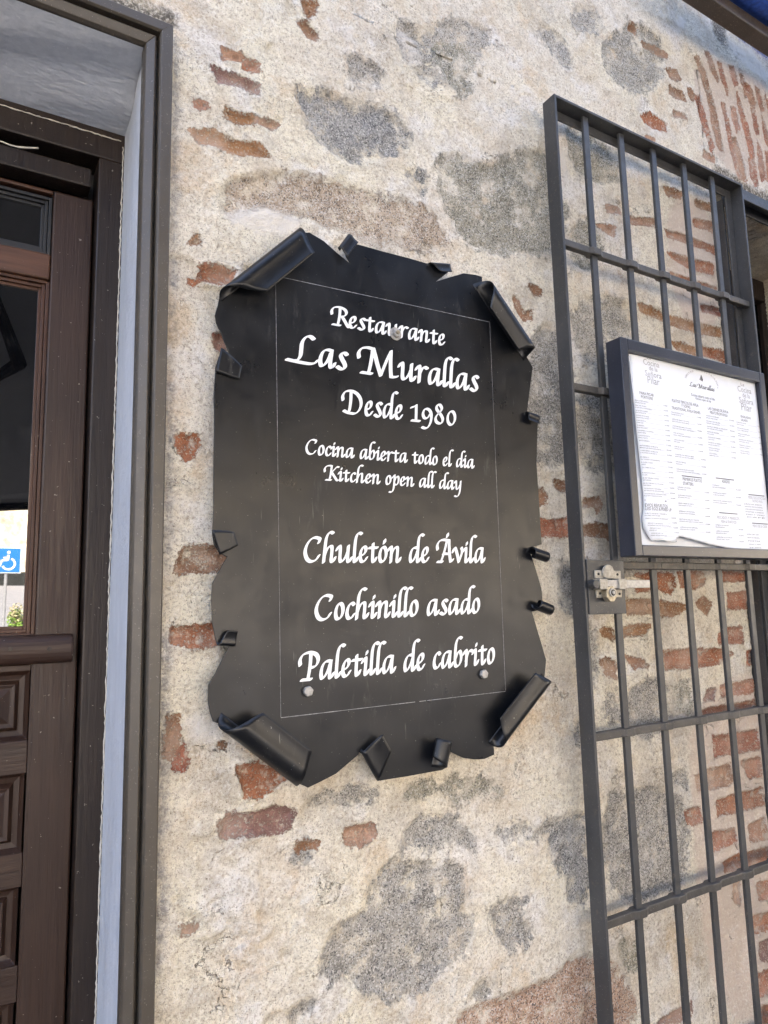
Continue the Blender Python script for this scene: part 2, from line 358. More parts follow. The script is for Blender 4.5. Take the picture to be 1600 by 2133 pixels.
# ------------------------------------------------------------------ THE WALL
def T(ox, oy, s, pts): return [(ox+x/s, oy+y/s) for x, y in pts]
GR = (.33, .312, .28); GB = (.26, .265, .265); GW = (.33, .31, .26); TAN = (.44, .33, .23); OLV = (.34, .32, .24); PK = (.50, .29, .18); LG = (.40, .38, .34)
STONES = [
 (GB, T(560, 0, 2.667, [(140, 440), (190, 530), (330, 500), (420, 560), (600, 580), (760, 690), (790, 820), (700, 850), (560, 890), (450, 900), (330, 830), (230, 740), (180, 620)])),
 (GR, T(560, 0, 2.667, [(430, 300), (560, 340), (640, 400), (660, 480), (560, 490), (450, 450)])),
 (LG, T(560, 0, 2.667, [(690, 120), (820, 140), (930, 380), (980, 500), (900, 480), (720, 280)])),
 (OLV, T(560, 0, 2.667, [(860, 150), (1100, 130), (1240, 170), (1150, 260), (1140, 480), (1060, 560), (930, 340)])),
 (GB, T(560, 0, 2.667, [(760, 950), (870, 960), (880, 1090), (850, 1100), (800, 990)])),
 (TAN, T(560, 0, 2.667, [(-270, 1050), (-100, 985), (240, 970), (500, 1060), (830, 1120), (990, 1250), (990, 1390), (700, 1380), (300, 1260), (0, 1160), (-250, 1230)])),
 (OLV, [(905, 325), (960, 318), (1010, 345), (1060, 322), (1110, 310), (1150, 330), (1175, 420), (1180, 520), (1090, 532), (1000, 525), (945, 475), (915, 390)]),
 (GW, [(1110, 690), (1150, 672), (1180, 690), (1190, 960), (1150, 978), (1112, 960), (1095, 850)]),
 (GW, [(1250, 80), (1330, 45), (1390, 95), (1372, 188), (1300, 200), (1252, 150)]),
 (LG, [(1110, 40), (1180, 80), (1200, 150), (1150, 120)]), (LG, [(1180, 30), (1230, 10), (1250, 60), (1210, 70)]),
 (OLV, [(1170, 250), (1240, 290), (1300, 330), (1290, 390), (1190, 370)]),
 (GW, [(1188, 630), (1260, 612), (1320, 640), (1330, 720), (1270, 765), (1196, 750)]),
 (GW, [(1196, 800), (1300, 830), (1330, 980), (1290, 985), (1205, 980)]),
 (OLV, [(1186, 480), (1230, 440), (1260, 520), (1240, 560), (1190, 560)]),
 (GR, [(1160, 1185), (1200, 1178), (1215, 1285), (1180, 1292)]),
 (GR, T(620, 1640, 2.5, [(370, 500), (440, 400), (520, 370), (570, 400), (800, 380), (890, 420), (885, 620), (910, 700), (880, 890), (790, 900), (700, 1000), (600, 1100), (430, 1120), (320, 1070), (250, 1010), (120, 1000), (140, 800), (220, 700), (330, 680)])),
 (LG, T(620, 1640, 2.5, [(560, 230), (640, 160), (780, 150), (900, 220), (930, 300), (880, 320), (600, 310), (560, 280)])),
 (GR, T(620, 1640, 2.5, [(1000, 620), (1060, 580), (1170, 560), (1180, 650), (1230, 750), (1160, 860), (1040, 800), (1010, 700)])),
 (GB, T(620, 1640, 2.5, [(1280, 320), (1330, 180), (1400, 140), (1560, 130), (1580, 480), (1500, 640), (1400, 560), (1390, 460)])),
 (LG, T(620, 1640, 2.5, [(1000, 220), (1140, 170), (1230, 200), (1200, 260), (1020, 270)])),
 (GR, T(620, 1640, 2.5, [(870, 1100), (940, 990), (1000, 990), (1000, 1080), (900, 1120)])),
 (PK, [(925, 2160), (960, 2098), (1060, 2070), (1170, 2025), (1178, 2000), (1230, 1990), (1290, 2005), (1320, 2080), (1330, 2160)]),
 (GR, T(620, 1640, 2.5, [(50, 60), (200, 0), (400, 0), (410, 60), (250, 90), (100, 100)])),
 (OLV, [(840, 1640), (930, 1622), (1040, 1625), (1060, 1650), (960, 1672), (850, 1665)]),
 (GR, [(1256, 1645), (1330, 1638), (1420, 1650), (1435, 1740), (1425, 1860), (1330, 1885), (1262, 1860)]),
 (GR, [(1300, 1430), (1390, 1405), (1392, 1530), (1312, 1545)]), (GR, [(1262, 1440), (1290, 1430), (1300, 1500), (1268, 1520)]),
 (GR, [(1395, 1610), (1425, 1605), (1428, 1640), (1400, 1640)]), (OLV, [(1400, 1420), (1440, 1410), (1440, 1480), (1400, 1490)]),
 (OLV, [(1280, 1960), (1330, 1950), (1345, 2010), (1300, 2030)]), (LG, [(580, 1775), (640, 1755), (655, 1790), (600, 1805)]),
 (LG, [(590, 2110), (640, 2085), (655, 2100), (610, 2140)]), (OLV, [(455, 1340), (500, 1330), (520, 1400), (480, 1420)]),
 (LG, [(1210, 1290), (1245, 1300), (1250, 1420), (1215, 1430)]), (GR, [(1200, 1500), (1235, 1490), (1240, 1560), (1200, 1560)]),
 (LG, [(870, 60), (980, 35), (1040, 70), (1000, 120), (900, 110)]), (LG, [(1110, 1730), (1170, 1700), (1180, 1730), (1120, 1750)]),
]
OC = (.42, .22, .10); OR = (.46, .17, .075); RD = (.40, .125, .07); PU = (.30, .16, .14); BR = (.36, .19, .10); RS = (.47, .18, .10); PL = (.50, .30, .20)
A5 = lambda p: T(1100, 0, 3.048, p)
A6 = lambda p: T(1240, 680, 4.103, p)
A7 = lambda p: T(1160, 1120, 3.636, p)
A8 = lambda p: T(1160, 1500, 3.37, p)
Z1 = lambda p: T(0, 0, 2.667, p)
A9 = lambda p: T(1120, 780, 5.33, p)
BRICKS = [
 (PL, Z1([(1235, 280), (1330, 310), (1350, 345), (1230, 330)])), (OR, Z1([(1345, 330), (1430, 370), (1425, 405), (1350, 385)])),
 (PU, Z1([(1180, 380), (1225, 410), (1330, 440), (1420, 490), (1425, 550), (1340, 490), (1210, 470)])), (OR, Z1([(1085, 568), (1140, 575), (1145, 605), (1090, 610)])),
 (OC, Z1([(1250, 610), (1330, 650), (1400, 670), (1400, 700), (1340, 700), (1250, 660)])), (PL, Z1([(1430, 670), (1540, 700), (1500, 720), (1430, 700)])),
 (OC, Z1([(1060, 730), (1180, 735), (1290, 790), (1430, 820), (1480, 880), (1330, 870), (1200, 820), (1100, 790)])),
 (BR, T(560, 0, 2.667, [(185, 5), (260, 20), (262, 60), (220, 98), (195, 60)])), (BR, T(560, 0, 2.667, [(155, 135), (200, 135), (262, 190), (258, 230), (215, 215)])),
 (OC, Z1([(1050, 1360), (1095, 1325), (1105, 1360), (1060, 1370)])), (OR, Z1([(1110, 1490), (1200, 1490), (1290, 1520), (1270, 1570), (1220, 1585), (1110, 1560)])),
 (OR, Z1([(1055, 1560), (1080, 1565), (1075, 1590), (1058, 1585)])), (RD, [(445, 700), (462, 697), (472, 712), (466, 733), (450, 726)]),
 (OR, [(365, 907), (408, 909), (412, 930), (400, 950), (385, 958), (376, 940)]),
 (BR, [(370, 1168), (385, 1141), (440, 1140), (475, 1148), (478, 1172), (440, 1190), (366, 1190)]), (OR, [(359, 1311), (400, 1306), (445, 1302), (450, 1340), (400, 1348), (386, 1340), (358, 1340)]),
 (BR, T(310, 1500, 3.369, [(150, -30), (205, -20), (200, 160), (190, 270), (115, 250), (130, 100)])), (RD, T(310, 1500, 3.369, [(220, 200), (240, 190), (270, 300), (230, 350), (180, 345), (190, 270)])),
 (OR, T(310, 1500, 3.369, [(610, 330), (760, 305), (890, 350), (940, 400), (860, 470), (770, 535), (670, 510), (650, 420)])),
 (PU, T(310, 1500, 3.369, [(485, 740), (560, 660), (740, 660), (870, 615), (1010, 630), (990, 720), (930, 780), (760, 790), (500, 810)])),
 (BR, T(310, 1500, 3.369, [(225, 1450), (310, 1450), (290, 1490), (235, 1500)])), (BR, T(310, 1500, 3.369, [(490, 160), (530, 165), (515, 190), (490, 185)])),
 (BR, T(800, 480, 4.21, [(1280, 480), (1340, 480), (1385, 530), (1380, 565), (1310, 540)])), (BR, T(800, 480, 4.21, [(1145, 580), (1180, 620), (1250, 730), (1295, 700), (1295, 770), (1235, 780), (1160, 670)])),
 (BR, A9([(10, 1290), (60, 1270), (105, 1330), (110, 1420), (60, 1440), (10, 1450)])), (BR, A9([(200, 1180), (300, 1200), (300, 1300), (230, 1260)])),
 (RS, A9([(30, 1610), (140, 1640), (330, 1600), (330, 1790), (40, 1780)])),
 (BR, A9([(510, 1400), (690, 1370), (700, 1450), (660, 1530), (630, 1460), (510, 1460)])), (BR, A9([(500, 1700), (640, 1660), (780, 1690), (790, 1810), (640, 1790), (510, 1760)])),
 (PL, T(620, 1640, 2.5, [(240, 220), (380, 190), (400, 240), (330, 300), (250, 290)])), (BR, T(620, 1640, 2.5, [(0, 290), (110, 280), (80, 310), (0, 340)])),
 # above and behind the gate
 (PL, A5([(720, 265), (820, 290), (890, 350), (880, 370), (800, 320), (730, 290)])), (BR, A5([(640, 150), (690, 180), (680, 210), (640, 185)])),
 (BR, A5([(880, 440), (940, 450), (965, 500), (940, 515), (900, 490)])), (BR, A5([(895, 550), (980, 590), (1000, 640), (940, 620), (900, 590)])),
 (PL, A5([(925, 700), (1000, 730), (1005, 752), (930, 730)])), (OR, A5([(705, 745), (770, 720), (880, 785), (870, 830), (790, 810), (720, 770)])), (PL, A5([(740, 868), (800, 890), (790, 910)])),
 (BR, A5([(1050, 365), (1075, 365), (1115, 470), (1140, 560), (1195, 780), (1180, 800), (1130, 620), (1095, 480)])), (RS, A5([(1060, 615), (1085, 615), (1130, 780), (1175, 930), (1165, 960), (1120, 830), (1080, 700)])),
 (RS, A5([(1195, 400), (1220, 410), (1240, 510), (1265, 600), (1255, 612), (1215, 500)])), (RS, A5([(1220, 660), (1240, 665), (1290, 870), (1340, 1050), (1360, 1130), (1335, 1130), (1300, 1000), (1260, 850)])),
 (RS, A5([(1275, 420), (1305, 430), (1327, 540), (1308, 545), (1285, 470)])), (RS, A5([(1283, 680), (1312, 690), (1337, 820), (1318, 840), (1290, 750)])),
 (RS, A5([(1323, 590), (1348, 680), (1392, 800), (1422, 900), (1452, 1080), (1428, 1060), (1388, 900), (1338, 720)])), (RS, A5([(1370, 530), (1398, 550), (1442, 720), (1467, 850), (1448, 850), (1400, 660)])),
 (RS, A5([(1438, 550), (1464, 580), (1494, 700), (1478, 710), (1450, 620)])), (RS, A5([(1488, 740), (1514, 830), (1540, 950), (1510, 900)])), (RS, A5([(1505, 610), (1550, 700), (1580, 850), (1550, 820)])),
 (RS, A5([(1460, 900), (1485, 960), (1510, 1130), (1490, 1150), (1470, 1040)])),
 (PL, A5([(1120, 330), (1145, 345), (1195, 500), (1190, 530), (1150, 450)])), (PL, A5([(1130, 640), (1150, 640), (1215, 850), (1240, 960), (1215, 950), (1160, 780)])), (PL, A5([(1340, 470), (1358, 480), (1385, 600), (1372, 620), (1350, 540)])),
 (PL, A5([(1395, 600), (1412, 560), (1440, 660), (1428, 690)])), (PL, A5([(1300, 880), (1318, 880), (1370, 1060), (1395, 1150), (1372, 1150), (1325, 1000)])), (RD, A5([(1400, 1010), (1420, 1010), (1470, 1160), (1450, 1180), (1420, 1110)])), (RS, A5([(1510, 960), (1530, 970), (1545, 1120), (1525, 1150)])),
 (BR, A5([(1010, 560), (1035, 570), (1060, 620), (1040, 640), (1015, 600)])), (PL, A5([(1120, 960), (1180, 1000), (1175, 1030), (1110, 1000)])),
 (BR, A5([(860, 1190), (970, 1230), (960, 1265), (880, 1240)])), (BR, A5([(1050, 1280), (1160, 1310), (1155, 1350), (1060, 1310)])), (OR, A5([(1045, 1395), (1170, 1420), (1172, 1472), (1055, 1430)])),
 (OR, A5([(870, 1465), (1000, 1500), (1180, 1570), (1185, 1612), (1100, 1570), (880, 1500)])), (OR, A5([(880, 1610), (1170, 1680), (1175, 1740), (1100, 1720), (1010, 1690), (900, 1640)])),
 (OR, A5([(900, 1735), (1200, 1830), (1205, 1870), (1090, 1840), (920, 1790)])), (OC, A5([(700, 1930), (820, 1970), (850, 2000), (1050, 2050), (1220, 2090), (1220, 2138), (960, 2080), (720, 1975)])),
 (RD, A5([(1100, 1940), (1220, 1965), (1220, 2007), (1110, 1975)])), (PL, A5([(490, 1310), (570, 1320), (575, 1360), (500, 1350)])), (PL, A5([(440, 1430), (540, 1450), (530, 1500), (460, 1470)])),
 (PL, A5([(640, 1380), (800, 1400), (830, 1440), (660, 1420)])),
 (OC, A6([(660, 140), (740, 145), (860, 200), (860, 245), (700, 195)])), (OR, A6([(920, 180), (1100, 220), (1110, 310), (1000, 260), (925, 245)])),
 (OR, A7([(585, 285), (700, 273), (860, 280), (882, 340), (850, 420), (780, 400), (690, 330)])), (OR, A7([(590, 382), (690, 378), (690, 402), (600, 402)])),
 (OR, A7([(905, 265), (1110, 262), (1122, 340), (1060, 380), (930, 372)])), (RS, A7([(1250, 265), (1420, 270), (1418, 322), (1250, 327)])), (RS, A7([(1290, 430), (1425, 413), (1432, 530), (1290, 533)])),
 (OC, A7([(525, 480), (690, 474), (960, 514), (972, 540), (830, 597), (690, 572), (535, 572)])), (BR, A7([(1050, 490), (1110, 453), (1167, 500), (1130, 582), (1070, 530)])),
 (OC, A7([(335, 690), (430, 690), (442, 768), (350, 735)])), (OC, A7([(500, 700), (560, 667), (683, 667), (640, 735), (510, 742)])), (RS, A7([(1212, 730), (1290, 690), (1392, 678), (1398, 792), (1210, 802)])),
 (BR, A7([(338, 940), (380, 912), (452, 950), (452, 1062), (400, 1050), (350, 1000)])), (OR, A7([(798, 868), (1000, 850), (1240, 848), (1325, 880), (1240, 942), (1080, 972), (960, 982), (820, 988)])),
 (RS, A7([(1235, 1130), (1480, 1078), (1485, 1172), (1240, 1198)])), (PU, A7([(1128, 1160), (1190, 1150), (1180, 1222), (1110, 1232)])), (RS, A7([(1090, 1312), (1260, 1280), (1490, 1238), (1505, 1292), (1260, 1332), (1100, 1352)])),
 (RS, A7([(1435, 870), (1470, 850), (1480, 960), (1445, 960)])), (PL, A7([(520, 900), (640, 930), (680, 970), (580, 980)])),
 (RD, A8([(1080, 120), (1250, 98), (1390, 68), (1402, 192), (1250, 222), (1090, 252)])), (RS, A8([(1285, 290), (1415, 263), (1423, 382), (1330, 402)])), (PL, A8([(960, 400), (1050, 350), (1200, 310), (1215, 440), (1060, 480), (975, 490)])),
 (RS, A8([(900, 640), (990, 610), (1010, 700), (950, 735), (910, 700)])), (OR, A8([(1110, 570), (1220, 530), (1430, 478), (1445, 592), (1240, 642), (1120, 662)])), (OR, A8([(1338, 740), (1450, 690), (1463, 822), (1350, 842)])),
 (RS, A8([(1078, 790), (1240, 768), (1252, 852), (1100, 912)])), (OR, A8([(1168, 1000), (1260, 950), (1462, 898), (1472, 982), (1320, 1042), (1180, 1062)])), (RS, A8([(1405, 1150), (1483, 1128), (1490, 1242), (1420, 1262)])),
 (OR, A8([(1345, 1400), (1483, 1348), (1490, 1462), (1360, 1502)])), (PU, A8([(1418, 1570), (1483, 1548), (1490, 1682), (1430, 1682)])), (RS, A8([(1388, 1800), (1483, 1748), (1490, 1902), (1400, 1932)])),
 (PL, A8([(1245, 1150), (1290, 1130), (1290, 1290), (1240, 1260)])), (PU, A8([(860, 2030), (940, 1980), (945, 2060), (860, 2110), (700, 2120), (730, 2090)])), (OR, A8([(1380, 2040), (1480, 1990), (1490, 2100), (1400, 2140)])),
]
SOOT_SHADOW = (.10, .09, .075); GREYM = (.26, .25, .25); MOSS = (.085, .07, .05); RUST = (.30, .15, .05); WHITE = (.72, .67, .60); BLUEP = (.06, .08, .26); ROSE = (.63, .52, .43)
DIRTS_SHADOW = [
 (SOOT_SHADOW, [(185, -40), (240, -20), (340, 10), (374, 25), (374, 66), (345, 55), (250, 22), (185, 0)]),
 (GREYM, [(362, 70), (372, 70), (368, 700), (352, 700)]), (GREYM, [(346, 700), (366, 900), (356, 1180), (340, 1180)]),
 (GREYM, [(330, 1320), (356, 1340), (350, 1450), (356, 1480), (345, 1600), (352, 1690), (340, 1760), (358, 1860), (335, 1940), (345, 2000), (312, 2040)]),
 (MOSS, [(1480, 340), (1520, 352), (1560, 385), (1610, 400), (1640, 440), (1610, 470), (1520, 430), (1490, 385)]),
 (MOSS, [(1430, 358), (1470, 348), (1480, 372), (1450, 380)]),
 (WHITE, T(1400, 0, 8, [(20, 330), (120, 240), (260, 330), (200, 520), (80, 560)])), (WHITE, T(1400, 0, 8, [(980, 640), (1300, 740), (1600, 1100), (1640, 1400), (1300, 1200), (950, 800)])),
 (ROSE, A5([(1040, 340), (1300, 400), (1560, 560), (1570, 1150), (1380, 1160), (1180, 1000), (1060, 700)])), (ROSE, [(1430, 1450), (1600, 1380), (1620, 2133), (1500, 2133), (1440, 1800)]), (ROSE, [(1380, 400), (1485, 420), (1505, 720), (1400, 660)]),
 (BLUEP, [(1528, 50), (1562, 68), (1610, 96), (1610, 134), (1575, 104), (1545, 88)]),
 (SOOT_SHADOW, [(1480, 20), (1520, 50), (1515, 100), (1490, 80)]), (RUST, [(1285, 566), (1302, 572), (1306, 590), (1292, 588)]),  # first patch: shadow of the awning bar painted into the wall colour
 (WHITE, [(820, 50), (870, 60), (880, 130), (850, 130)]), (WHITE, [(450, 440), (520, 420), (640, 450), (600, 500), (500, 490)]), (WHITE, [(1160, 300), (1185, 330), (1180, 390), (1165, 380)]),
 (WHITE, [(410, 1480), (470, 1530), (468, 1545), (400, 1540), (385, 1500)]),
]
XL, XR, ZT = 1.686, 2.43, 2.735               # window opening: left and right edge, head
DX, DZ = 0.228, 2.505                         # door opening: right edge, head
def vnoise(x, z, f, seed):                    # smooth value noise on a grid, vectorised
    r = np.random.default_rng(seed); tab = r.random((257, 257))
    u = x*f+37.3; v = z*f+11.7; iu = np.floor(u).astype(int); iv = np.floor(v).astype(int)
    fu = u-iu; fv = v-iv; fu = fu*fu*(3-2*fu); fv = fv*fv*(3-2*fv)
    g = lambda a, b: tab[a % 257, b % 257]
    return (g(iu, iv)*(1-fu)+g(iu+1, iv)*fu)*(1-fv)+(g(iu, iv+1)*(1-fu)+g(iu+1, iv+1)*fu)*fv-.5
def sdf_layer(X, Z, polys, smooth, pad=.06):
    n, m = X.shape
    sd = np.full((n, m), -.08); col = np.zeros((n, m, 3))
    best = np.full((n, m), -9.)
    xs, zs = X[:, 0], Z[0]
    for c, pts in polys:
        w = [xz(*p) for p in pts]
        if smooth: w = chaikin(w, smooth)
        w = np.array(w); lo = w.min(0)-pad; hi = w.max(0)+pad
        i0, i1 = np.searchsorted(xs, [lo[0], hi[0]]); j0, j1 = np.searchsorted(zs, [lo[1], hi[1]])
        if i1 <= i0 or j1 <= j0: continue
        x = X[i0:i1, j0:j1]; z = Z[i0:i1, j0:j1]
        d = np.full(x.shape, 9.); ins = np.zeros(x.shape, bool)
        for k in range(len(w)):
            a, b = w[k], w[(k+1) % len(w)]; e = b-a
            t = np.clip(((x-a[0])*e[0]+(z-a[1])*e[1])/(e@e+1e-12), 0, 1)
            d = np.minimum(d, np.hypot(x-a[0]-t*e[0], z-a[1]-t*e[1]))
            cond = ((a[1] > z) != (b[1] > z)) & (x < (b[0]-a[0])*(z-a[1])/(b[1]-a[1]+1e-12)+a[0])
            ins ^= cond
        s = np.where(ins, d, -d)
        up = s > best[i0:i1, j0:j1]
        best[i0:i1, j0:j1] = np.where(up, s, best[i0:i1, j0:j1])
        jit = 1+rng.uniform(-.10, .10)
        col[i0:i1, j0:j1][up] = np.array(c)*jit
    return np.clip(np.maximum(best, -.08), -.08, .08), col

def build_wall():
    step = .004
    xs = np.concatenate([np.linspace(-3, -.1, 30)[:-1], np.arange(-.1, 2.16, step), np.linspace(2.16, 4.5, 30)])
    zs = np.concatenate([np.linspace(-.0, .62, 10)[:-1], np.arange(.62, 3.52, step), np.linspace(3.52, 4.6, 14)])
    # put exact grid lines on the opening edges
    for arr, vals in ((xs, (DX, XL, XR)), (zs, (DZ, ZT))):
        for v in vals: arr[np.argmin(abs(arr-v))] = v
    X, Z = np.meshgrid(xs, zs, indexing='ij')
    ss, cs = sdf_layer(X, Z, STONES, 2); sb, cb = sdf_layer(X, Z, BRICKS, 0); sd, cd = sdf_layer(X, Z, DIRTS_SHADOW, 1)
    # relief: undulating render, stones standing a little back, bricks flush or chipped out
    H = .011*vnoise(X, Z, 5, 1)+.0045*vnoise(X, Z, 13, 2)+.0026*vnoise(X, Z, 31, 3)+.0018*vnoise(X, Z, 74, 4)+.0016*vnoise(X, Z, 150, 5)
    sw = .012*vnoise(X, Z, 40, 6)
    ms = 1/(1+np.exp(-(ss+sw)/.004)); mb = 1/(1+np.exp(-(sb+.5*sw)/.002))
    H += -.004*ms+ms*(.005*vnoise(X, Z, 60, 8)+.0022*vnoise(X, Z, 140, 9)) - .0055*mb + mb*.004*vnoise(X, Z, 60, 12)
    # thin skins of plaster ending in a lip
    lip = vnoise(X, Z, 6, 21)+.45*vnoise(X, Z, 18, 22)+.25*vnoise(X, Z, 50, 23)
    H += (.0018+.0035/(1+np.exp((X-.52)/.03)))/(1+np.exp(-(lip-.08)/.006))*(1-ms)*(1-mb)
    H += .0022*np.exp(-((sb+.004)/.005)**2)*(1-mb)+.0016*np.exp(-((ss+.006)/.008)**2)*(1-ms)
    Y = -np.clip(H, -.022, .016)
    # worn, uneven arris at the window opening
    near = np.abs(X-XL) < 1e-6
    Xj = X.copy(); Xj[near] += (.016*vnoise(X, Z, 14, 31)+.008*vnoise(X, Z, 45, 32))[near]-.004
    nearz = np.abs(Z-ZT) < 1e-6
    Zj = Z.copy(); Zj[nearz] += (.02*vnoise(X, Z, 16, 33)+.010*vnoise(X, Z, 50, 34))[nearz]
    n, m = X.shape
    idx = np.arange(n*m).reshape(n, m)
    xc = .5*(X[:-1, :-1]+X[1:, 1:]); zc = .5*(Z[:-1, :-1]+Z[1:, 1:])
    door = (xc < DX) & (xc > -1.12) & (zc < DZ)
    win = (xc > XL) & (xc < XR) & (zc < ZT) & (zc > .3)
    keep = ~(door | win)
    q = np.stack([idx[:-1, :-1], idx[1:, :-1], idx[1:, 1:], idx[:-1, 1:]], -1)[keep]
    co = np.stack([Xj, Y, Zj], -1).reshape(-1, 3)
    # reveals: rim of each opening pulled back into the wall
    extra_v, extra_q = [], []
    base = len(co); src = []
    def rim(ids, depth):
        nonlocal base
        rows = [list(ids)]
        for d in np.linspace(0, depth, 8)[1:]:
            row = []
            for k in ids:
                p = co[k].copy(); p[1] = d
                if d < depth: p[0] += .004*math.sin(k*1.7+d*60); p[2] += .003*math.sin(k*.9+d*70)
                extra_v.append(p); src.append(k); row.append(base); base += 1
            rows.append(row)
        for a, b in zip(rows[:-1], rows[1:]):
            for k in range(len(ids)-1): extra_q.append((a[k], a[k+1], b[k+1], b[k]))
    iW = int(np.argmin(abs(xs-XL))); jW = int(np.argmin(abs(zs-ZT))); jlo = int(np.searchsorted(zs, .3)); iR = int(np.argmin(abs(xs-XR)))-1
    rim([idx[iW, j] for j in range(jlo, jW+1, 1)], .35)
    rim([idx[i, jW] for i in range(iW, iR+2, 1)], .35)
    rim([idx[iR+1, j] for j in range(jlo, jW+1, 1)], .35)
    co = np.vstack([co, np.array(extra_v)])
    faces = q.tolist()+[tuple(int(i) for i in f) for f in extra_q]
    used = np.zeros(len(co), bool); used[np.array([i for f in faces for i in f])] = True
    remap = np.cumsum(used)-1
    faces = [tuple(int(remap[i]) for i in f) for f in faces]
    me = bpy.data.meshes.new('masonry'); me.from_pydata(co[used].tolist(), [], faces); me.update()
    src = np.array(src)
    def fattr(name, a, fill):
        v = np.concatenate([a.reshape(-1), np.full(len(src), fill)])[used].astype(np.float32)
        me.attributes.new(name, 'FLOAT', 'POINT').data.foreach_set('value', v)
    def cattr(name, a):
        v = np.vstack([a.reshape(-1, 3), a.reshape(-1, 3)[src]])[used]
        v = np.hstack([v, np.ones((len(v), 1))]).astype(np.float32).reshape(-1)
        me.attributes.new(name, 'FLOAT_COLOR', 'POINT').data.foreach_set('color', v)
    fattr('sd_stone', ss, -.08); fattr('sd_brick', sb, -.08); fattr('sd_dirt_shadow', sd, -.08)
    # let bricks turn the corner into the reveal
    a = me.attributes['sd_brick'].data; vals = np.zeros(len(a), np.float32); a.foreach_get('value', vals)
    full = np.concatenate([sb.reshape(-1), sb.reshape(-1)[src]])[used].astype(np.float32); a.foreach_set('value', full)
    cattr('col_stone', cs); cattr('col_brick', cb); cattr('col_dirt_shadow', cd)
    for p in me.polygons: p.use_smooth = True
    me.materials.append(MAT['wall'])
    t = thing('restaurant_wall', 'old rubble wall of cream plaster with stones and red bricks showing through', 'wall', (1, 0, 0))
    o = bpy.data.objects.new('masonry', me); COL.objects.link(o); o.parent = t; o.matrix_parent_inverse = Matrix.Translation((-1, 0, 0))
    # thickness behind the face; upper storey and side blocks added to shade the terrace
    MB().box(-3, -1.12, .36, .5, 0, 4.6).box(-1.12, DX, .36, .5, DZ, 4.6).box(DX, XL, .36, .5, 0, 4.6).box(XL, XR, .36, .5, ZT+.03, 4.6).box(XR, 4.5, .36, .5, 0, 4.6).box(XL, XR, .36, .5, 0, .3).box(-3, 4.5, .0, 5, 4.601, 7.2).box(-14, -3.001, 0, 5, 0, 7.2).box(4.501, 14, 0, 5, 0, 7.2).build('wall_core_shade_mass', MAT['wall'], t)
    # painted door reveal: jamb and sloping soffit
    g = MB()
    def patch(p00, p10, p11, p01, n=24, k=40, amp=.0025, seed=3):
        vs = []; r = np.random.default_rng(seed)
        p00, p10, p11, p01 = map(np.array, (p00, p10, p11, p01))
        nr = np.cross(p10-p00, p01-p00); nr = nr/np.linalg.norm(nr)
        for i in range(n+1):
            for j in range(k+1):
                u, v = i/n, j/k
                p = (p00*(1-u)+p10*u)*(1-v)+(p01*(1-u)+p11*u)*v
                wob = amp*(math.sin(9*u+5*v*3)+.6*math.sin(23*v+4*u))*math.sin(math.pi*min(1, u*1.0))
                vs.append(p+nr*wob)
        return vs, [(i*(k+1)+j, (i+1)*(k+1)+j, (i+1)*(k+1)+j+1, i*(k+1)+j+1) for i in range(n) for j in range(k)]
    g.add(*patch((.2, -.004, 0), (.197, .200, 0), (.206, .200, 2.452), (.203, -.004, 2.492), 24, 60, .0008))
    g.build('painted_jamb', MAT['paint'], t, smooth=True)
    g = MB(); g.add(*patch((-1.1, -.004, 2.492), (-1.1, .200, 2.452), (.206, .200, 2.452), (.204, -.004, 2.492), 24, 60, .004))
    g.build('painted_soffit', MAT['paint'], t, smooth=True)
    # crust of plaster and white filler along the wooden frame
    g = MB(); r = random.Random(4)
    def bead(a, b, n, rad):
        pth = [Vector(a).lerp(Vector(b), i/n)+Vector((r.uniform(-1, 1), r.uniform(-.6, .6), r.uniform(-1, 1)))*rad*.55 for i in range(n+1)]
        g.tube(pth, [rad*r.uniform(.5, 1.25) for _ in pth], 6)
    bead((.197, .177, .0), (.203, .177, 2.434), 420, .0014); bead((-1.1, .177, 2.444), (.2, .177, 2.444), 260, .0013)
    g.build('filler_bead', MAT['cable'], t, smooth=True)
    return t
build_wall()

# ------------------------------------------------------------------ DOOR CASING (brown grooved metal)
def casing():
    t = thing('door_casing', 'grooved brown metal casing framing the doorway at the left', 'door frame', (.22, -.02, 0))
    prof = [(-.020, .012), (-.020, -.004), (-.0175, -.010), (-.0055, -.016), (-.003, -.014), (-.003, -.001), (.0015, -.001), (.0015, -.020), (.004, -.0235), (.019, -.0235), (.0215, -.021), (.0215, .012)]
    # u: distance from the opening edge (negative = towards the opening); y: depth
    prof = [(u+.219, y-.004) for u, y in prof]
    zt = 2.492-.199
    def sweep(f0, f1):
        n = len(prof); vs = [f0(u, y) for u, y in prof]+[f1(u, y) for u, y in prof]
        return vs, [(i, (i+1) % n, (i+1) % n+n, i+n) for i in range(n)]+[tuple(range(n)), tuple(range(2*n-1, n-1, -1))]
    MB().add(*sweep(lambda u, y: (u, y, 0), lambda u, y: (u, y, zt+u))).build('casing_jamb', MAT['casing'], t, bevel=.0008)
    MB().add(*sweep(lambda u, y: (-1.10-(u-.199), y, zt+u), lambda u, y: (u, y, zt+u))).build('casing_head', MAT['casing'], t, bevel=.0008)
    MB().add(*sweep(lambda u, y: (-1.10-(u-.199), y, 0), lambda u, y: (-1.10-(u-.199), y, zt+u))).build('casing_jamb', MAT['casing'], t, bevel=.0008)
casing()

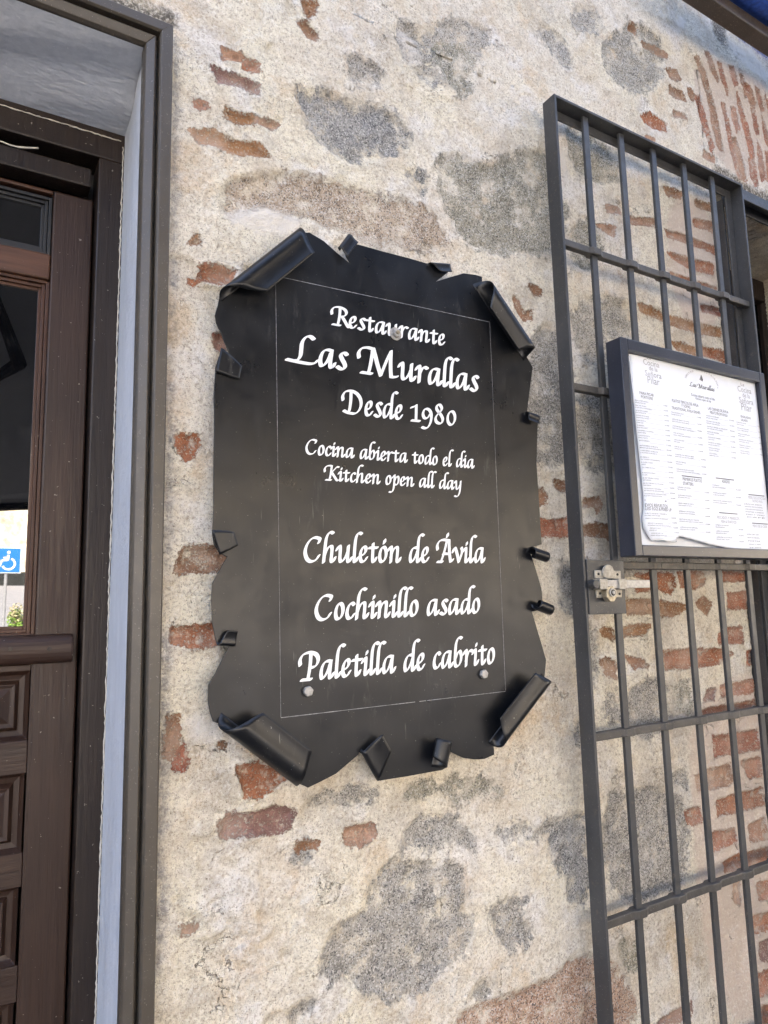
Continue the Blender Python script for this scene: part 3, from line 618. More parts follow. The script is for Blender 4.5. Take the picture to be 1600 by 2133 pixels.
# ------------------------------------------------------------------ WOODEN DOOR
def door():
    YF, YL = .178, .205                       # front of the frame, front of the leaf
    t = thing('entrance_door', 'dark brown wooden door with glass panes above carved raised panels', 'door', (-.3, YF, 0))
    x_in = lambda y: xz(200, 525, YF)[0]
    XJ = .212                                 # frame outer edge tucks behind the jamb paint
    xf = xz(200, 525, YL)[0]-.004             # frame inner edge
    zt0, zt1 = xz(127, 262, YF)[1], xz(127, 304, YF)[1]
    fr = MB().box(xf, XJ, YF, YF+.08, 0, zt1).build('frame_jamb', MAT['woodd'], t, bevel=.003)
    MB().box(-1.12, XJ, YF, YF+.08, zt1, zt0+.03).build('frame_head', MAT['woodd'], t, bevel=.003)
    MB().box(-1.12, -1.12+(XJ-xf), YF, YF+.08, 0, zt1).build('frame_jamb', MAT['woodd'], t, bevel=.003)
    # closer bar under the head
    za, zb = xz(100, 326, YL-.02)[1], xz(100, 366, YL-.02)[1]
    MB().box(-1.0, xz(191, 370, YL-.02)[0], YL-.02, YL+.02, zb, za).build('head_rail', MAT['woodd'], t, bevel=.003)
    MB().box(-1.1, xf, YL+.034, YL+.09, zb-.06, zt1).build('rebate', MAT['dark'], t)
    # leaf: stile, rails
    sL = xz(107, 532, YL)[0]; sR = xf-.003
    ztop = zb-.012
    zr0, zr1 = xz(54, 518, YL)[1], xz(54, 572, YL)[1]        # rail between the panes
    zw0, zw1 = xz(60, 1322, YL)[1], xz(60, 1384, YL)[1]      # rounded waist rail
    zt_p = xz(50, 392, YL)[1]                                # transom pane top
    MB().box(sL, sR, YL, YL+.045, .02, ztop).build('stile', MAT['wood'], t, bevel=.003)
    MB().box(-.95, sL-.001, YL+.002, YL+.045, zt_p+.004, ztop).build('top_rail', MAT['woodrh'], t, bevel=.002)
    MB().box(-.95, sL-.001, YL+.001, YL+.045, zr1, zr0).build('pane_rail', MAT['woodrh'], t, bevel=.003)
    MB().box(-.95, -.95+.1, YL, YL+.045, .02, ztop).build('stile', MAT['wood'], t, bevel=.003)
    xp = -.85
    def pane(za, zb, xr, w):
        p = MB().box(xp, xr, YL+.022, YL+.026, zb, za).build('glass_pane', MAT['glass'], t)
        f = MB()
        for k, (d, y) in enumerate(((0, YL+.008), (.006, YL+.013), (.011, YL+.018))):
            f.box(xr-d-.0055+w, xr-d+w, y, YL+.03, zb+.0, za-.0)
            f.box(xp, xr-d-.0056+w, y, YL+.03, za-d-.0055+w, za-d+w)
            f.box(xp, xr-d-.0056+w, y, YL+.03, zb+d-w, zb+d+.0055-w)
        f.build('glazing_bead', MAT['woodr'] if w else MAT['rubber'], p, bevel=.001)
    pane(zt_p, zr0+.002, sL-.001, .0)
    pane(zr1-.001, zw0-.002, sL-.001, .001)
    # rounded waist rail standing proud of the leaf
    vs, fs = [], []; n = 12; xr = xz(153, 1350, YL-.02)[0]; zc = (zw0+zw1)/2; hh = (zw0-zw1)/2
    prof = [(YL+.01, zw0)]+[(YL-.024*math.sin(math.pi*(k/n))**.6, zc+hh*math.cos(math.pi*k/n)) for k in range(1, n)]+[(YL+.01, zw1)]
    mb = MB(); m_ = len(prof)
    xs_ = [-.95, -.5, xr-.004, xr]
    for i, x in enumerate(xs_):
        sc = .96 if i == 3 else 1
        vs += [(x, YL+(y-YL)*sc, zc+(z-zc)*sc) for y, z in prof]
    for i in range(3): fs += [(i*m_+k, i*m_+(k+1) % m_, (i+1)*m_+(k+1) % m_, (i+1)*m_+k) for k in range(m_)]
    fs.append(tuple(3*m_+k for k in range(m_)))
    mb.add(vs, fs).build('waist_rail', MAT['woodh'], t, smooth=False, bevel=.001)
    for pxx in (103, 22):
        c = xz(pxx, 1352, YL-.025)
        MB().tube([(c[0], YL-.0262, c[1]), (c[0], YL-.0215, c[1])], .0035, 12).build('wood_plug', MAT['woodd'], t)
    # raised panels between rails
    def panel(y0, y1, xr_px):
        z0, z1 = xz(xr_px, y0, YL)[1], xz(xr_px, y1, YL)[1]; xr = xz(xr_px, (y0+y1)/2, YL)[0]
        xl = xp
        g = MB()
        rings = [(0, YL+.004), (.006, YL+.014), (.014, YL+.016), (.020, YL+.006), (.026, YL+.008), (.046, YL+.0), (.050, YL+.006), (.058, YL+.008), (.064, YL+.002), (.075, YL-.001)]
        vs = []; fs = []
        for d, y in rings: vs += [(xl+d, y, z1+d), (xr-d, y, z1+d), (xr-d, y, z0-d), (xl+d, y, z0-d)]
        for k in range(len(rings)-1): fs += [(k*4+i, k*4+(i+1) % 4, k*4+4+(i+1) % 4, k*4+4+i) for i in range(4)]
        k = (len(rings)-1)*4; fs.append((k, k+1, k+2, k+3))
        g.add(vs, fs).build('raised_panel', MAT['wood'], t, bevel=.0012)
        return z0, z1, xr
    ps = [panel(1398, 1541, 60), panel(1612, 1776, 48), panel(1850, 2012, 35), panel(2092, 2290, 24)]
    xr0 = sL+.012
    zs = [zw1]+[v for p in ps for v in p[:2]]+[.05]
    for k in range(0, len(zs), 2):
        MB().box(-.95, min(p[2] for p in ps)+.004, YL+.001, YL+.045, zs[k+1], zs[k]).build('panel_rail', MAT['woodh'], t, bevel=.0015)
    MB().box(min(p[2] for p in ps)+.0045, sL+.002, YL+.0015, YL+.045, .05, zw1).build('panel_margin', MAT['wood'], t, bevel=.001)
    MB().box(-1.1, XJ, YL+.05, YL+.06, 0, zt1+.05).build('door_back', MAT['dark'], t)
    # loose cable
    A = lambda px, py, y: tuple(P(px, py, y))
    pth = [A(-40, 286, YL-.005), A(-15, 291, YL-.012), A(4, 295, YL-.016), A(20, 302, YL-.018), A(38, 306.5, YL-.018), A(56, 308, YL-.017), A(80, 308.5, YL-.016)]
    pts = [pth[i]if j == 0 else tuple(np.array(pth[i])*(1-j/4)+np.array(pth[i+1])*j/4) for i in range(len(pth)-1) for j in range(4)]+[pth[-1]]
    c = MB().tube(pts, [.0013]*(len(pts)-9)+[.0017]*9, 8).build('loose_cable', MAT['cable'], None, smooth=True)
    tag(c, 'short loose white cable end poking out above the dark door', 'cable')
door()

# ------------------------------------------------------------------ LETTERING (broad-nib calligraphy drawn stroke by stroke)
HK = [(.02, .70), (.08, .84), (.16, .92), (.205, .86)]
ST = lambda x, b: HK+[(.19, .55), (x, b)]
HOOKC = [(.09, .80), (.08, 1.05), (.22, 1.29), (.46, 1.385)]
TAIL = lambda x: [(x-.10, .2), (x-.075, .09), (x, .085), (x+.06, .17), (x+.10, .30)]
GL = {
 'a': (.74, [[(.55, .90), (.40, .91), (.24, .80), (.13, .55), (.095, .28), (.13, .10), (.21, .10), (.34, .26), (.47, .54), (.55, .80)], [(.59, .90), (.55, .60), (.51, .25)]+TAIL(.60)[1:]]),
 'b': (.64, [[(.58, 1.60), (.46, 1.66), (.33, 1.58), (.22, 1.32), (.17, 1.0), (.12, .5), (.11, .22), (.17, .09), (.30, .10), (.44, .28), (.51, .60), (.47, .84), (.39, .90), (.27, .76), (.15, .48)]]),
 'c': (.49, [[(.46, .80), (.38, .90), (.27, .86), (.15, .66), (.09, .36), (.13, .14), (.22, .08), (.34, .14), (.45, .31)]]),
 'd': (.73, [[(.52, .88), (.40, .90), (.24, .80), (.13, .55), (.095, .28), (.13, .10), (.21, .10), (.34, .26), (.47, .52), (.55, .75)], [(.94, 1.60), (.82, 1.66), (.70, 1.56), (.62, 1.28), (.58, .90), (.53, .40), (.51, .22)]+TAIL(.60)[1:]]),
 'e': (.53, [[(.15, .42), (.30, .50), (.40, .66), (.41, .83), (.34, .90), (.25, .86), (.14, .66), (.09, .36), (.13, .14), (.22, .08), (.34, .14), (.45, .31)]]),
 'h': (.75, [[(.60, 1.60), (.48, 1.66), (.35, 1.57), (.24, 1.32), (.19, 1.0), (.13, .5), (.08, .04)], [(.12, .36), (.22, .64), (.36, .86), (.48, .90), (.525, .80), (.50, .45), (.47, .22)]+TAIL(.57)[1:]]),
 'i': (.36, [HK+[(.18, .5), (.145, .22)]+TAIL(.235)[1:]]),
 'l': (.34, [[(.54, 1.60), (.42, 1.66), (.30, 1.57), (.21, 1.32), (.165, 1.0), (.12, .5), (.10, .22)]+TAIL(.19)[1:]]),
 'n': (.76, [ST(.14, .05), [(.15, .36), (.25, .64), (.39, .86), (.51, .90), (.555, .80), (.525, .45), (.495, .22)]+TAIL(.595)[1:]]),
 'o': (.56, [[(.30, .905), (.20, .82), (.11, .58), (.085, .32), (.13, .12), (.24, .085), (.36, .20), (.445, .44), (.45, .70), (.39, .86), (.30, .905)]]),
 'p': (.68, [[(.05, .72), (.14, .86), (.26, 1.02), (.24, .7), (.19, .2), (.14, -.22), (.05, -.50), (-.08, -.63), (-.24, -.60)], [(.22, .40), (.32, .68), (.45, .88), (.55, .89), (.60, .70), (.55, .36), (.43, .12), (.30, .09), (.20, .16)]]),
 'r': (.57, [ST(.14, .05), [(.15, .36), (.24, .62), (.36, .84), (.46, .90), (.58, .84)]]),
 's': (.52, [[(.50, .82), (.41, .90), (.29, .87), (.23, .74), (.29, .56), (.38, .38), (.41, .22), (.34, .10), (.22, .08), (.07, .17)]]),
 't': (.55, [[(.285, 1.08), (.27, .8), (.24, .4), (.235, .22)]+TAIL(.33)[1:], [(.06, .845), (.28, .85), (.52, .86)]]),
 'u': (.83, [HK+[(.20, .6), (.175, .28), (.20, .11), (.28, .09), (.40, .22), (.53, .46), (.60, .66)], [(.64, .94), (.61, .65), (.58, .25)]+TAIL(.68)[1:]]),
 'v': (.68, [[(.02, .66), (.08, .83), (.17, .91), (.25, .72), (.33, .38), (.385, .08)], [(.385, .10), (.50, .36), (.60, .62), (.625, .80), (.585, .93)]]),
 'y': (.70, [HK+[(.20, .55), (.195, .26), (.24, .11), (.33, .13), (.45, .32), (.56, .58)], [(.64, .94), (.60, .55), (.53, .0), (.44, -.34), (.30, -.58), (.14, -.63), (.0, -.57)]]),
 'A': (1.02, [HOOKC+[(.62, 1.37), (.83, 1.35)], [(.70, 1.33), (.60, 1.0), (.44, .5), (.28, .12)], [(.05, .085), (.36, .085)], [(.83, 1.35), (.82, .9), (.83, .5), (.87, .10)], [(.87, .10), (.96, .13), (1.02, .22)], [(.42, .56), (.80, .56)]]),
 'C': (.97, [[(.80, 1.08), (.86, 1.26), (.74, 1.335), (.56, 1.34), (.36, 1.20), (.19, .92), (.11, .58), (.18, .26), (.33, .10), (.50, .095), (.67, .20), (.80, .40)]]),
 'D': (1.28, [HOOKC+[(.70, 1.36), (.93, 1.22), (1.08, .96), (1.10, .62), (.97, .30), (.76, .11), (.55, .09), (.32, .12), (.12, .20)], [(.55, 1.36), (.53, .9), (.48, .5), (.42, .20)]]),
 'K': (1.22, [HOOKC+[(.60, 1.37)], [(.64, 1.37), (.58, .9), (.50, .4), (.42, .10)], [(.16, .085), (.56, .085)], [(1.18, 1.30), (1.04, 1.32), (.88, 1.12), (.60, .76)], [(.62, .78), (.84, .40), (1.0, .12), (1.10, .09), (1.2, .18)]]),
 'L': (1.40, [[(1.22, 1.30), (1.06, 1.41), (.88, 1.32), (.74, 1.05), (.70, .70), (.66, .38), (.54, .17), (.34, .10)], [(.12, .12), (.45, .09), (.85, .075), (1.10, .09), (1.26, .17), (1.36, .30)]]),
 'M': (1.90, [HOOKC+[(.60, 1.38), (.74, 1.36)], [(.72, 1.34), (.66, .9), (.58, .45), (.50, .12)], [(.18, .085), (.64, .085)], [(.74, 1.38), (.84, .95), (.94, .5), (1.06, .07)], [(1.06, .10), (1.22, .55), (1.38, .98), (1.54, 1.36)], [(1.56, 1.42), (1.53, .9), (1.52, .5), (1.53, .10)], [(1.53, .09), (1.68, .10), (1.82, .15)]]),
 'P': (1.08, [HOOKC+[(.66, 1.37), (.86, 1.26), (.95, 1.05), (.90, .82), (.77, .68), (.58, .65)], [(.60, 1.36), (.57, .9), (.51, .45), (.44, .12)], [(.14, .085), (.60, .085)]]),
 'R': (1.22, [HOOKC+[(.66, 1.37), (.87, 1.27), (.95, 1.08), (.89, .90), (.75, .78), (.60, .74)], [(.58, 1.36), (.55, .9), (.49, .45), (.42, .12)], [(.12, .085), (.56, .085)], [(.68, .76), (.86, .42), (1.02, .12), (1.12, .09), (1.22, .18)]]),
 '1': (.70, [[(.42, 1.04), (.40, .6), (.37, .12)], [(.10, .085), (.60, .085)], [(.42, 1.04), (.28, .94), (.10, .86)]]),
 '9': (.80, [[(.36, .91), (.22, .82), (.13, .58), (.18, .36), (.32, .30), (.47, .42), (.60, .64)], [(.36, .91), (.52, .86), (.64, .68), (.66, .40), (.58, .05), (.42, -.22), (.24, -.31), (.04, -.26)]]),
 '8': (.80, [[(.38, 1.26), (.25, 1.17), (.22, .98), (.34, .80), (.52, .58), (.60, .36), (.52, .14), (.36, .085), (.18, .17), (.13, .38), (.26, .62), (.46, .82), (.56, 1.02), (.50, 1.20), (.38, 1.26)]]),
 '0': (.80, [[(.42, .94), (.26, .84), (.14, .58), (.14, .28), (.28, .09), (.46, .14), (.60, .40), (.62, .68), (.54, .88), (.42, .94)]]),
 ' ': (.42, []),
}
ACUTE = [(.0, .0), (.13, .08), (.22, .20), (.22, .33), (.185, .37), (.05, .24)]
def crom(pts, n=7):
    if len(pts) == 2: return [tuple(np.array(pts[0])*(1-k/3)+np.array(pts[1])*k/3) for k in range(4)]
    p = [np.array(q, float) for q in pts]
    closed = np.allclose(p[0], p[-1])
    a = [p[-2] if closed else 2*p[0]-p[1]]+p+[p[1] if closed else 2*p[-1]-p[-2]]
    out = []
    for i in range(1, len(a)-2):
        for k in range(n):
            t = k/n
            out.append(.5*((2*a[i])+(-a[i-1]+a[i+1])*t+(2*a[i-1]-5*a[i]+4*a[i+1]-a[i+2])*t*t+(-a[i-1]+3*a[i]-3*a[i+1]+a[i+2])*t**3))
    out.append(p[-1]); return out
def glyph(ch, nib=(.108, .036), ang=40):
    """list of convex-ish ribbons in glyph space; every ribbon is (verts2d, faces)"""
    acc = {'á': 'a', 'é': 'e', 'í': 'i', 'ó': 'o', 'Á': 'A'}
    base = acc.get(ch, ch); adv, strokes = GL[base]
    na, nb = nib; u = np.array([math.cos(R(ang)), math.sin(R(ang))]); w = np.array([-u[1], u[0]])
    res = []
    M2 = np.outer(u, u)*na**2+np.outer(w, w)*nb**2
    for s in strokes:
        c = [np.array(q) for q in crom(s)]
        vs, fs = [], []
        for i, q in enumerate(c):
            t = c[min(i+1, len(c)-1)]-c[max(i-1, 0)]; t = t/(np.linalg.norm(t)+1e-9)
            nrm = np.array([-t[1], t[0]]); h = math.sqrt(nrm@M2@nrm); off = M2@nrm/h
            vs += [q+off, q-off]
        fs = [(2*i, 2*i+1, 2*i+3, 2*i+2) for i in range(len(c)-1)]
        res.append((vs, fs))
        if not np.allclose(c[0], c[-1]):
            for q in (c[0], c[-1]):
                m_ = 14; el = [q+.98*(u*na*math.cos(2*math.pi*k/m_)+w*nb*math.sin(2*math.pi*k/m_)) for k in range(m_)]
                res.append((el, [tuple(range(m_))]))
    if ch in 'áéíóÁi':
        ox, oy = {'i': (.17, 1.03), 'í': (.17, 1.03), 'Á': (.62, 1.46), 'ó': (.26, 1.02), 'á': (.34, 1.02), 'é': (.24, 1.02)}[ch]
        k = .80 if ch in 'ií' else 1.0
        res.append(([np.array((ox+x*k, oy+y*k)) for x, y in ACUTE], [tuple(range(len(ACUTE)))]))
    return adv, res
def layout(text, tight=1.0):
    x = 0; items = []; kern = {'Re': -.16, 'Pa': -.10, 'La': -.02, 'Ki': -.08, 'Ch': -.02}
    for i, ch in enumerate(text):
        adv, g = glyph(ch)
        items.append((x, g)); x += (adv+kern.get(text[i:i+2], 0))*tight
    xs = [ox+v[0] for ox, g in items for vs, _ in g for v in vs]
    return items, min(xs), max(xs)
SY = -.030                                    # front face of the sign plate
def text_line(text, left, right, xh_px, parent, Y):
    """left/right = pixels on the base line at the two ends of the line; xh_px = x-height in pixels at both ends"""
    a, b = P(*left, Y), P(*right, Y)
    h = .5*((P(left[0], left[1]-xh_px[0], Y)-a)[2]+(P(right[0], right[1]-xh_px[1], Y)-b)[2])
    items, x0, x1 = layout(text)
    sx = (b[0]-a[0])/(x1-x0); mb = MB()
    for ox, g in items:
        for k, (vs, fs) in enumerate(g):
            q = [(ox+v[0]-x0, v[1]) for v in vs]
            mb.add([(a[0]+u*sx, Y-.0004-.00002*k, a[2]+(b[2]-a[2])*u/(x1-x0)+v*h) for u, v in q], fs)
    return mb.build('lettering', MAT['white'], parent)

# ------------------------------------------------------------------ THE HANGING SIGN
def sign():
    c0 = P(790, 1060, SY)
    t = thing('restaurant_sign', 'black sheet metal sign shaped like a torn parchment with curled corners and white lettering', 'sign', tuple(c0))
    def axis(p0, p1, r, flip=1):
        Yc = SY-r
        a, b = P(*p0, Yc), P(*p1, Yc)
        al = b-a; al[1] = 0; d = al/np.linalg.norm(al)
        out = np.array([d[2], 0, -d[0]])*flip
        return a-out*r, b-out*r, out, Yc
    cen = c0
    def roll(p0, p1, r, phi1, s0=(0, 0), s1=(1, 1), shrink=1.0, L=0.0, name='curled_corner', th=.0016, n=26, k=14, bow=0.0, lift=.30):
        A0, A1, out, Yc = axis(p0, p1, r)
        if (A0-cen)@out < 0:
            A0, A1, out, Yc = axis(p0, p1, r, -1)
        prof = []                             # (distance along the sheet, outward, towards the viewer)
        arc = R(phi1+90)*r
        for i in range(n+1):
            f = i/n; ph = R(-90+(phi1+90)*f); rr = r*(1-(1-shrink)*f)
            prof.append((f*arc, rr*math.cos(ph), r+rr*math.sin(ph)))
        if L:
            ph = R(phi1); c0_, h0 = prof[-1][1], prof[-1][2]
            for i in range(1, 9):
                l = L*i/8; a2 = ph-lift*(i/8)  # the flap relaxes and lifts a little
                prof.append((arc+l, c0_-math.sin(a2)*l, h0+math.cos(a2)*l))
        tot = prof[-1][0]; vs = []
        for d, o_, h_ in prof:
            f = d/tot
            lo = s0[0]+(s0[1]-s0[0])*f**1.4; hi = s1[0]+(s1[1]-s1[0])*f**1.4
            for j in range(k+1):
                u = j/k; s_ = lo+(hi-lo)*u
                ff = 1-bow*(1-4*(u-.5)**2)*f*0-bow*(4*(u-.5)**2)*f
                p = A0+(A1-A0)*s_+out*o_*(1 if o_ > 0 else ff); p[1] = SY-h_+(.0008 if d == 0 else 0)
                vs.append(p)
        m = len(prof)-1
        fs = [(i*(k+1)+j, (i+1)*(k+1)+j, (i+1)*(k+1)+j+1, i*(k+1)+j+1) for i in range(m) for j in range(k)]
        MB().add(vs, fs).build(name, MAT['sign'], t, smooth=True, solid=th)
        e0, e1 = A0+out*r*.75, A1+out*r*.75
        return (e0[0], e0[2]), (e1[0], e1[2])
    tl = roll((626, 474), (460, 604), .0125, 104, (0, .10), (1.03, .72), L=.030)
    tr = roll((1021, 594), (1110, 728), .0190, 112, (-.14, .20), (1.05, .86), L=.020, lift=.1)
    bl = roll((459, 1517), (622, 1640), .0190, 108, (-.04, .22), (1, .86), L=.026, lift=.2)
    br = roll((1148, 1416), (1042, 1556), .0150, 106, (0, .16), (1.04, .84), L=.026, lift=.2)
    q = lambda *pts: [xz(*p, SY) for p in pts]
    poly = [tl[0]]+q((645, 484), (675, 502), (703, 527), (730, 549), (722, 536), (718, 524), (728, 505), (750, 510), (800, 524), (850, 537), (888, 548), (914, 550), (931, 560), (934, 567), (909, 586), (935, 578), (966, 569), (990, 572), (1004, 576))
    poly += [tr[0], tr[1]]+q((1110, 765), (1104, 812), (1098, 858), (1108, 872), (1121, 882), (1120, 891), (1118, 966), (1123, 1039), (1127, 1108), (1129, 1134), (1101, 1142), (1113, 1174), (1128, 1225), (1133, 1269), (1108, 1274), (1111, 1283), (1128, 1340), (1138, 1375))
    poly += [br[0], br[1]]+q((1030, 1572), (1010, 1581), (988, 1582), (966, 1579), (948, 1571), (935, 1564), (928, 1600), (922, 1604), (850, 1617), (787, 1627), (770, 1594), (757, 1572), (748, 1567), (747, 1572), (700, 1612), (665, 1630), (642, 1641))
    poly += [bl[1], bl[0]]+q((444, 1503), (437, 1483), (433, 1460), (434, 1427), (447, 1405), (462, 1375), (477, 1346), (452, 1344), (446, 1318), (442, 1298), (440, 1252), (442, 1216), (456, 1190), (473, 1160), (457, 1152), (446, 1135), (442, 1111), (444.5, 1064), (444.5, 994), (446, 900), (446, 815), (449, 765), (456, 742), (482, 751), (474, 728), (467, 712), (462, 697), (450, 672), (447.5, 657), (454, 635))
    poly += [tl[1]]
    MB().prism(poly, SY, SY+.0022).build('plate', MAT['sign'], t, bevel=.0006)
    # stand-off washers fixing the plate to the wall
    # small torn and rolled tabs along the rim
    sm = dict(name='torn_curl', th=.0009, n=20, k=8)
    roll((1097, 857), (1121, 866), .0065, 100, (0, .05), (1, .95), L=.012, **sm)
    roll((1108, 1138), (1140, 1149), .0118, 262, (-.05, .25), (1, 1), .72, **sm)
    roll((1115, 1270), (1145, 1282), .0118, 270, (-.05, .25), (1, 1), .70, **sm)
    roll((726, 488), (706, 514), .0060, 100, (0, .1), (1, 1.25), L=.014, **sm)
    roll((892, 547), (935, 550), .0042, 98, (0, .45), (1, 1.0), L=.014, **sm)
    roll((461, 724), (450, 776), .0026, 92, (.0, .45), (1, .98), L=.034, lift=.05, **sm)
    roll((442, 1106), (458, 1156), .0026, 93, (-.05, .30), (1, .86), L=.028, lift=.07, **sm)
    roll((452, 1344), (489, 1346), .0042, 96, (.0, .45), (1, 1.0), L=.018, **sm)
    roll((752, 1566), (787, 1628), .0060, 97, (.0, -.05), (1, .50), L=.036, lift=.22, **sm)
    roll((938, 1544), (926, 1606), .0170, 170, (-.0, .0), (.98, .62), .95, **sm)
    # cut edge of the lettered film
    def strip(p0, p1, w, gaps=()):
        a, b = P(*p0, SY), P(*p1, SY); d = (b-a)/np.linalg.norm(b-a); nrm = np.array([-d[2], 0, d[0]])
        cuts = [0]+[g for gp in gaps for g in gp]+[1]; g = MB()
        for s0, s1 in zip(cuts[0::2], cuts[1::2]):
            n = 14; vs = []
            for i in range(n+1):
                f = s0+(s1-s0)*i/n; ww = w*(.6+.8*random.random()); p = a+(b-a)*f
                for sg in (-1, 1): vs.append((p[0]+nrm[0]*ww*sg, SY-.0003, p[2]+nrm[2]*ww*sg))
            g.add(vs, [(2*i, 2*i+2, 2*i+3, 2*i+1) for i in range(n)])
        g.build('film_edge', MAT['line'], t)
    strip((575, 575), (1020, 671), .0006); strip((574, 576), (585, 1494), .0003)
    strip((1020, 672), (1053, 1438), .0004); strip((585, 1495), (1053, 1440), .0005, ((.55, .57), (.60, .605)))
    # bolts
    def bolt(px, py, r, nut=False):
        c = P(px, py, SY-.004)
        hexp = [(c[0]+r*math.cos(R(60*k+12)), c[2]+r*math.sin(R(60*k+12))) for k in range(6)]
        o = MB().prism(hexp, SY-.0075, SY-.0012).build('bolt', MAT['steel'], t, bevel=.0009)
        w = MB().tube([(c[0], SY-.0015, c[2]), (c[0], SY-.0001, c[2])], r*(1.55 if nut else 1.2), 24).build('washer', MAT['steel'] if nut else MAT['dark'], o)
        if nut:
            MB().tube([(c[0], SY-.0105, c[2]), (c[0], SY-.0070, c[2])], r*.45, 14).build('thread_end', MAT['brass'], o)
        else:
            MB().tube([(c[0], SY-.0080, c[2]), (c[0], SY-.0070, c[2])], r*.72, 20).build('bolt_face', MAT['steel'], o, bevel=.0003)
    bolt(642, 1440, .0082); bolt(1008, 1404, .0082); bolt(826, 694, .0078, True)
    L = [('Restaurante', (688, 677), (928, 722), (29, 27)), ('Las Murallas', (593, 753), (1000, 819), (43, 38)),
         ('Desde 1980', (711, 862), (951, 889), (36, 33)), ('Cocína abierta todo el día', (636, 947), (989, 977), (24, 21)),
         ('Kitchen open all day', (674, 1001), (962, 1022), (24, 20)), ('Chuletón de Ávila', (632, 1173), (1012, 1173.5), (40, 34)),
         ('Cochinillo asado', (655, 1295), (1001, 1278.5), (40, 35)), ('Paletilla de cabrito', (621, 1421), (1032, 1383.5), (43, 37))]
    for tx, a, b, xh in L: text_line(tx, a, b, xh, t, SY)
sign()

# ------------------------------------------------------------------ IRON GATE
GY0, GY1 = -.072, -.036                      # front and back of the angle-iron frame
BARX = [1.147, 1.265, 1.379, 1.495, 1.609]
ROWZ = [2.358, 2.041, 1.6725, 1.340, 1.002, .664, .34]
def gate():
    x0, x1, zt, zb = 1.039, 1.722, 2.692, .12
    t = thing('window_gate', 'grey painted iron gate of flat bars folded open against the wall', 'gate', (x1, -.05, zb))
    th = .0065
    MB().box(x0, x0+th, GY0, GY1, zb, zt).box(x0+th, x0+.030, GY1-.005, GY1, zb, zt).build('left_stile', MAT['iron'], t, bevel=.0012)
    MB().box(x1-th, x1, GY0, GY1, zb, zt-.0001).box(x1-.032, x1-th, GY1-.005, GY1, zb, zt).build('right_stile', MAT['iron'], t, bevel=.0012)
    MB().box(x0+th+.0002, x1-th-.0002, GY0, GY1, zt-th, zt-.0003).box(x0+.0302, x1-.0322, GY1-.005, GY1-.0002, zt-.027, zt-th).build('top_rail', MAT['iron'], t, bevel=.0012)
    MB().box(x0+th, x1-th, GY0, GY1, zb, zb+th).build('bottom_rail', MAT['iron'], t, bevel=.0012)
    for i, x in enumerate(BARX):
        MB().box(x-.0085, x+.0085, -.0595, -.0520, zb+th, zt-th-.0005).build('bar', MAT['iron'], t, bevel=.0012)
    for z in ROWZ:
        # pierced flat: swells round every upright
        g = MB(); xs = [x0+th]; hs = [(.0065)]
        front, back = [], []
        pts = []
        for bx in BARX:
            for dx, w in ((-.022, .0075), (-.015, .0100), (-.0105, .0128), (.0105, .0128), (.015, .0100), (.022, .0075)): pts.append((bx+dx, w))
        pts = [(x0+th, .0075)]+pts+[(x1-th, .0075)]
        vs = []; hz = .0078
        for x, w in pts: vs += [(x, -.0557-w, z-hz), (x, -.0557-w, z+hz), (x, -.0557+w, z+hz), (x, -.0557+w, z-hz)]
        fs = [(i*4+k, i*4+(k+1) % 4, i*4+4+(k+1) % 4, i*4+4+k) for i in range(len(pts)-1) for k in range(4)]
        e = (len(pts)-1)*4; fs += [(0, 1, 2, 3), (e+3, e+2, e+1, e)]
        g.add(vs, fs).build('crossbar', MAT['ironw'], t, bevel=.0018)
    # lock plate and sliding bolt
    LY = -.0745
    pl = MB().prism([xz(1222, 1165, LY), xz(1299, 1167, LY), xz(1305.5, 1278, LY), xz(1229, 1280, LY)], LY, LY+.006).build('lock_plate', MAT['iron'], t, bevel=.001)
    K = lambda x, y, Y=LY: xz(1200+x/8.89, 1150+y/8.89, Y)
    lk = MB()
    lk.prism([K(325, 335), K(800, 345), K(812, 500), K(330, 480)], LY-.004, LY-.0002)
    lk.prism([K(345, 690), K(830, 690), K(820, 840), K(360, 850)], LY-.004, LY-.0002)
    lock = lk.build('bolt_lock', MAT['pale'], pl, bevel=.0012)
    lock['label'] = 'worn cream and brass sliding bolt lock'
    g = MB()
    e = [(540+105*math.sin(a)*1.0, 380-145*math.cos(a)) if math.cos(a) > 0 else (540+105*math.sin(a), 380+120*(-math.cos(a))) for a in np.linspace(0, 2*math.pi, 25)[:-1]]
    g.prism([K(*p) for p in e], LY-.009, LY-.0042); g.build('escutcheon', MAT['pale'], lock, bevel=.002)
    # sliding bolt, straps, knob
    zc = .5*(K(700, 590)[1]+K(1350, 600)[1]); xl, xr = K(330, 590, LY-.012)[0], K(1350, 600, LY-.012)[0]
    g = MB().box(xl+.012, xr, LY-.015, LY-.0045, zc-.0082, zc+.0082); g.build('slide', MAT['steel'], lock, bevel=.001)
    for a, b in ((455, 600), (815, 955)):
        xa, xb = K(a, 590, LY-.02)[0], K(b, 590, LY-.02)[0]
        MB().box(xa, xb, LY-.019, LY-.0152, zc-.0105, zc+.0105).box(xa, xb, LY-.0152, LY-.0002, zc+.0083, zc+.0106).box(xa, xb, LY-.0152, LY-.0002, zc-.0106, zc-.0083).build('strap', MAT['pale'], lock, bevel=.0015)
    xk = K(380, 590, LY-.02)[0]
    MB().tube([(xk, LY-.020, zc), (xk, LY-.0045, zc)], .0085, 20).build('slide_knob', MAT['iron'], lock, bevel=.001)
    cx_, cz_ = K(650, 770, LY-.016)
    oct_ = [(cx_+.0155*math.cos(R(45*k+22.5)), cz_+.0165*math.sin(R(45*k+22.5))) for k in range(8)]
    MB().prism(oct_, LY-.018, LY-.0043).build('cylinder_body', MAT['brass'], lock, bevel=.0012)
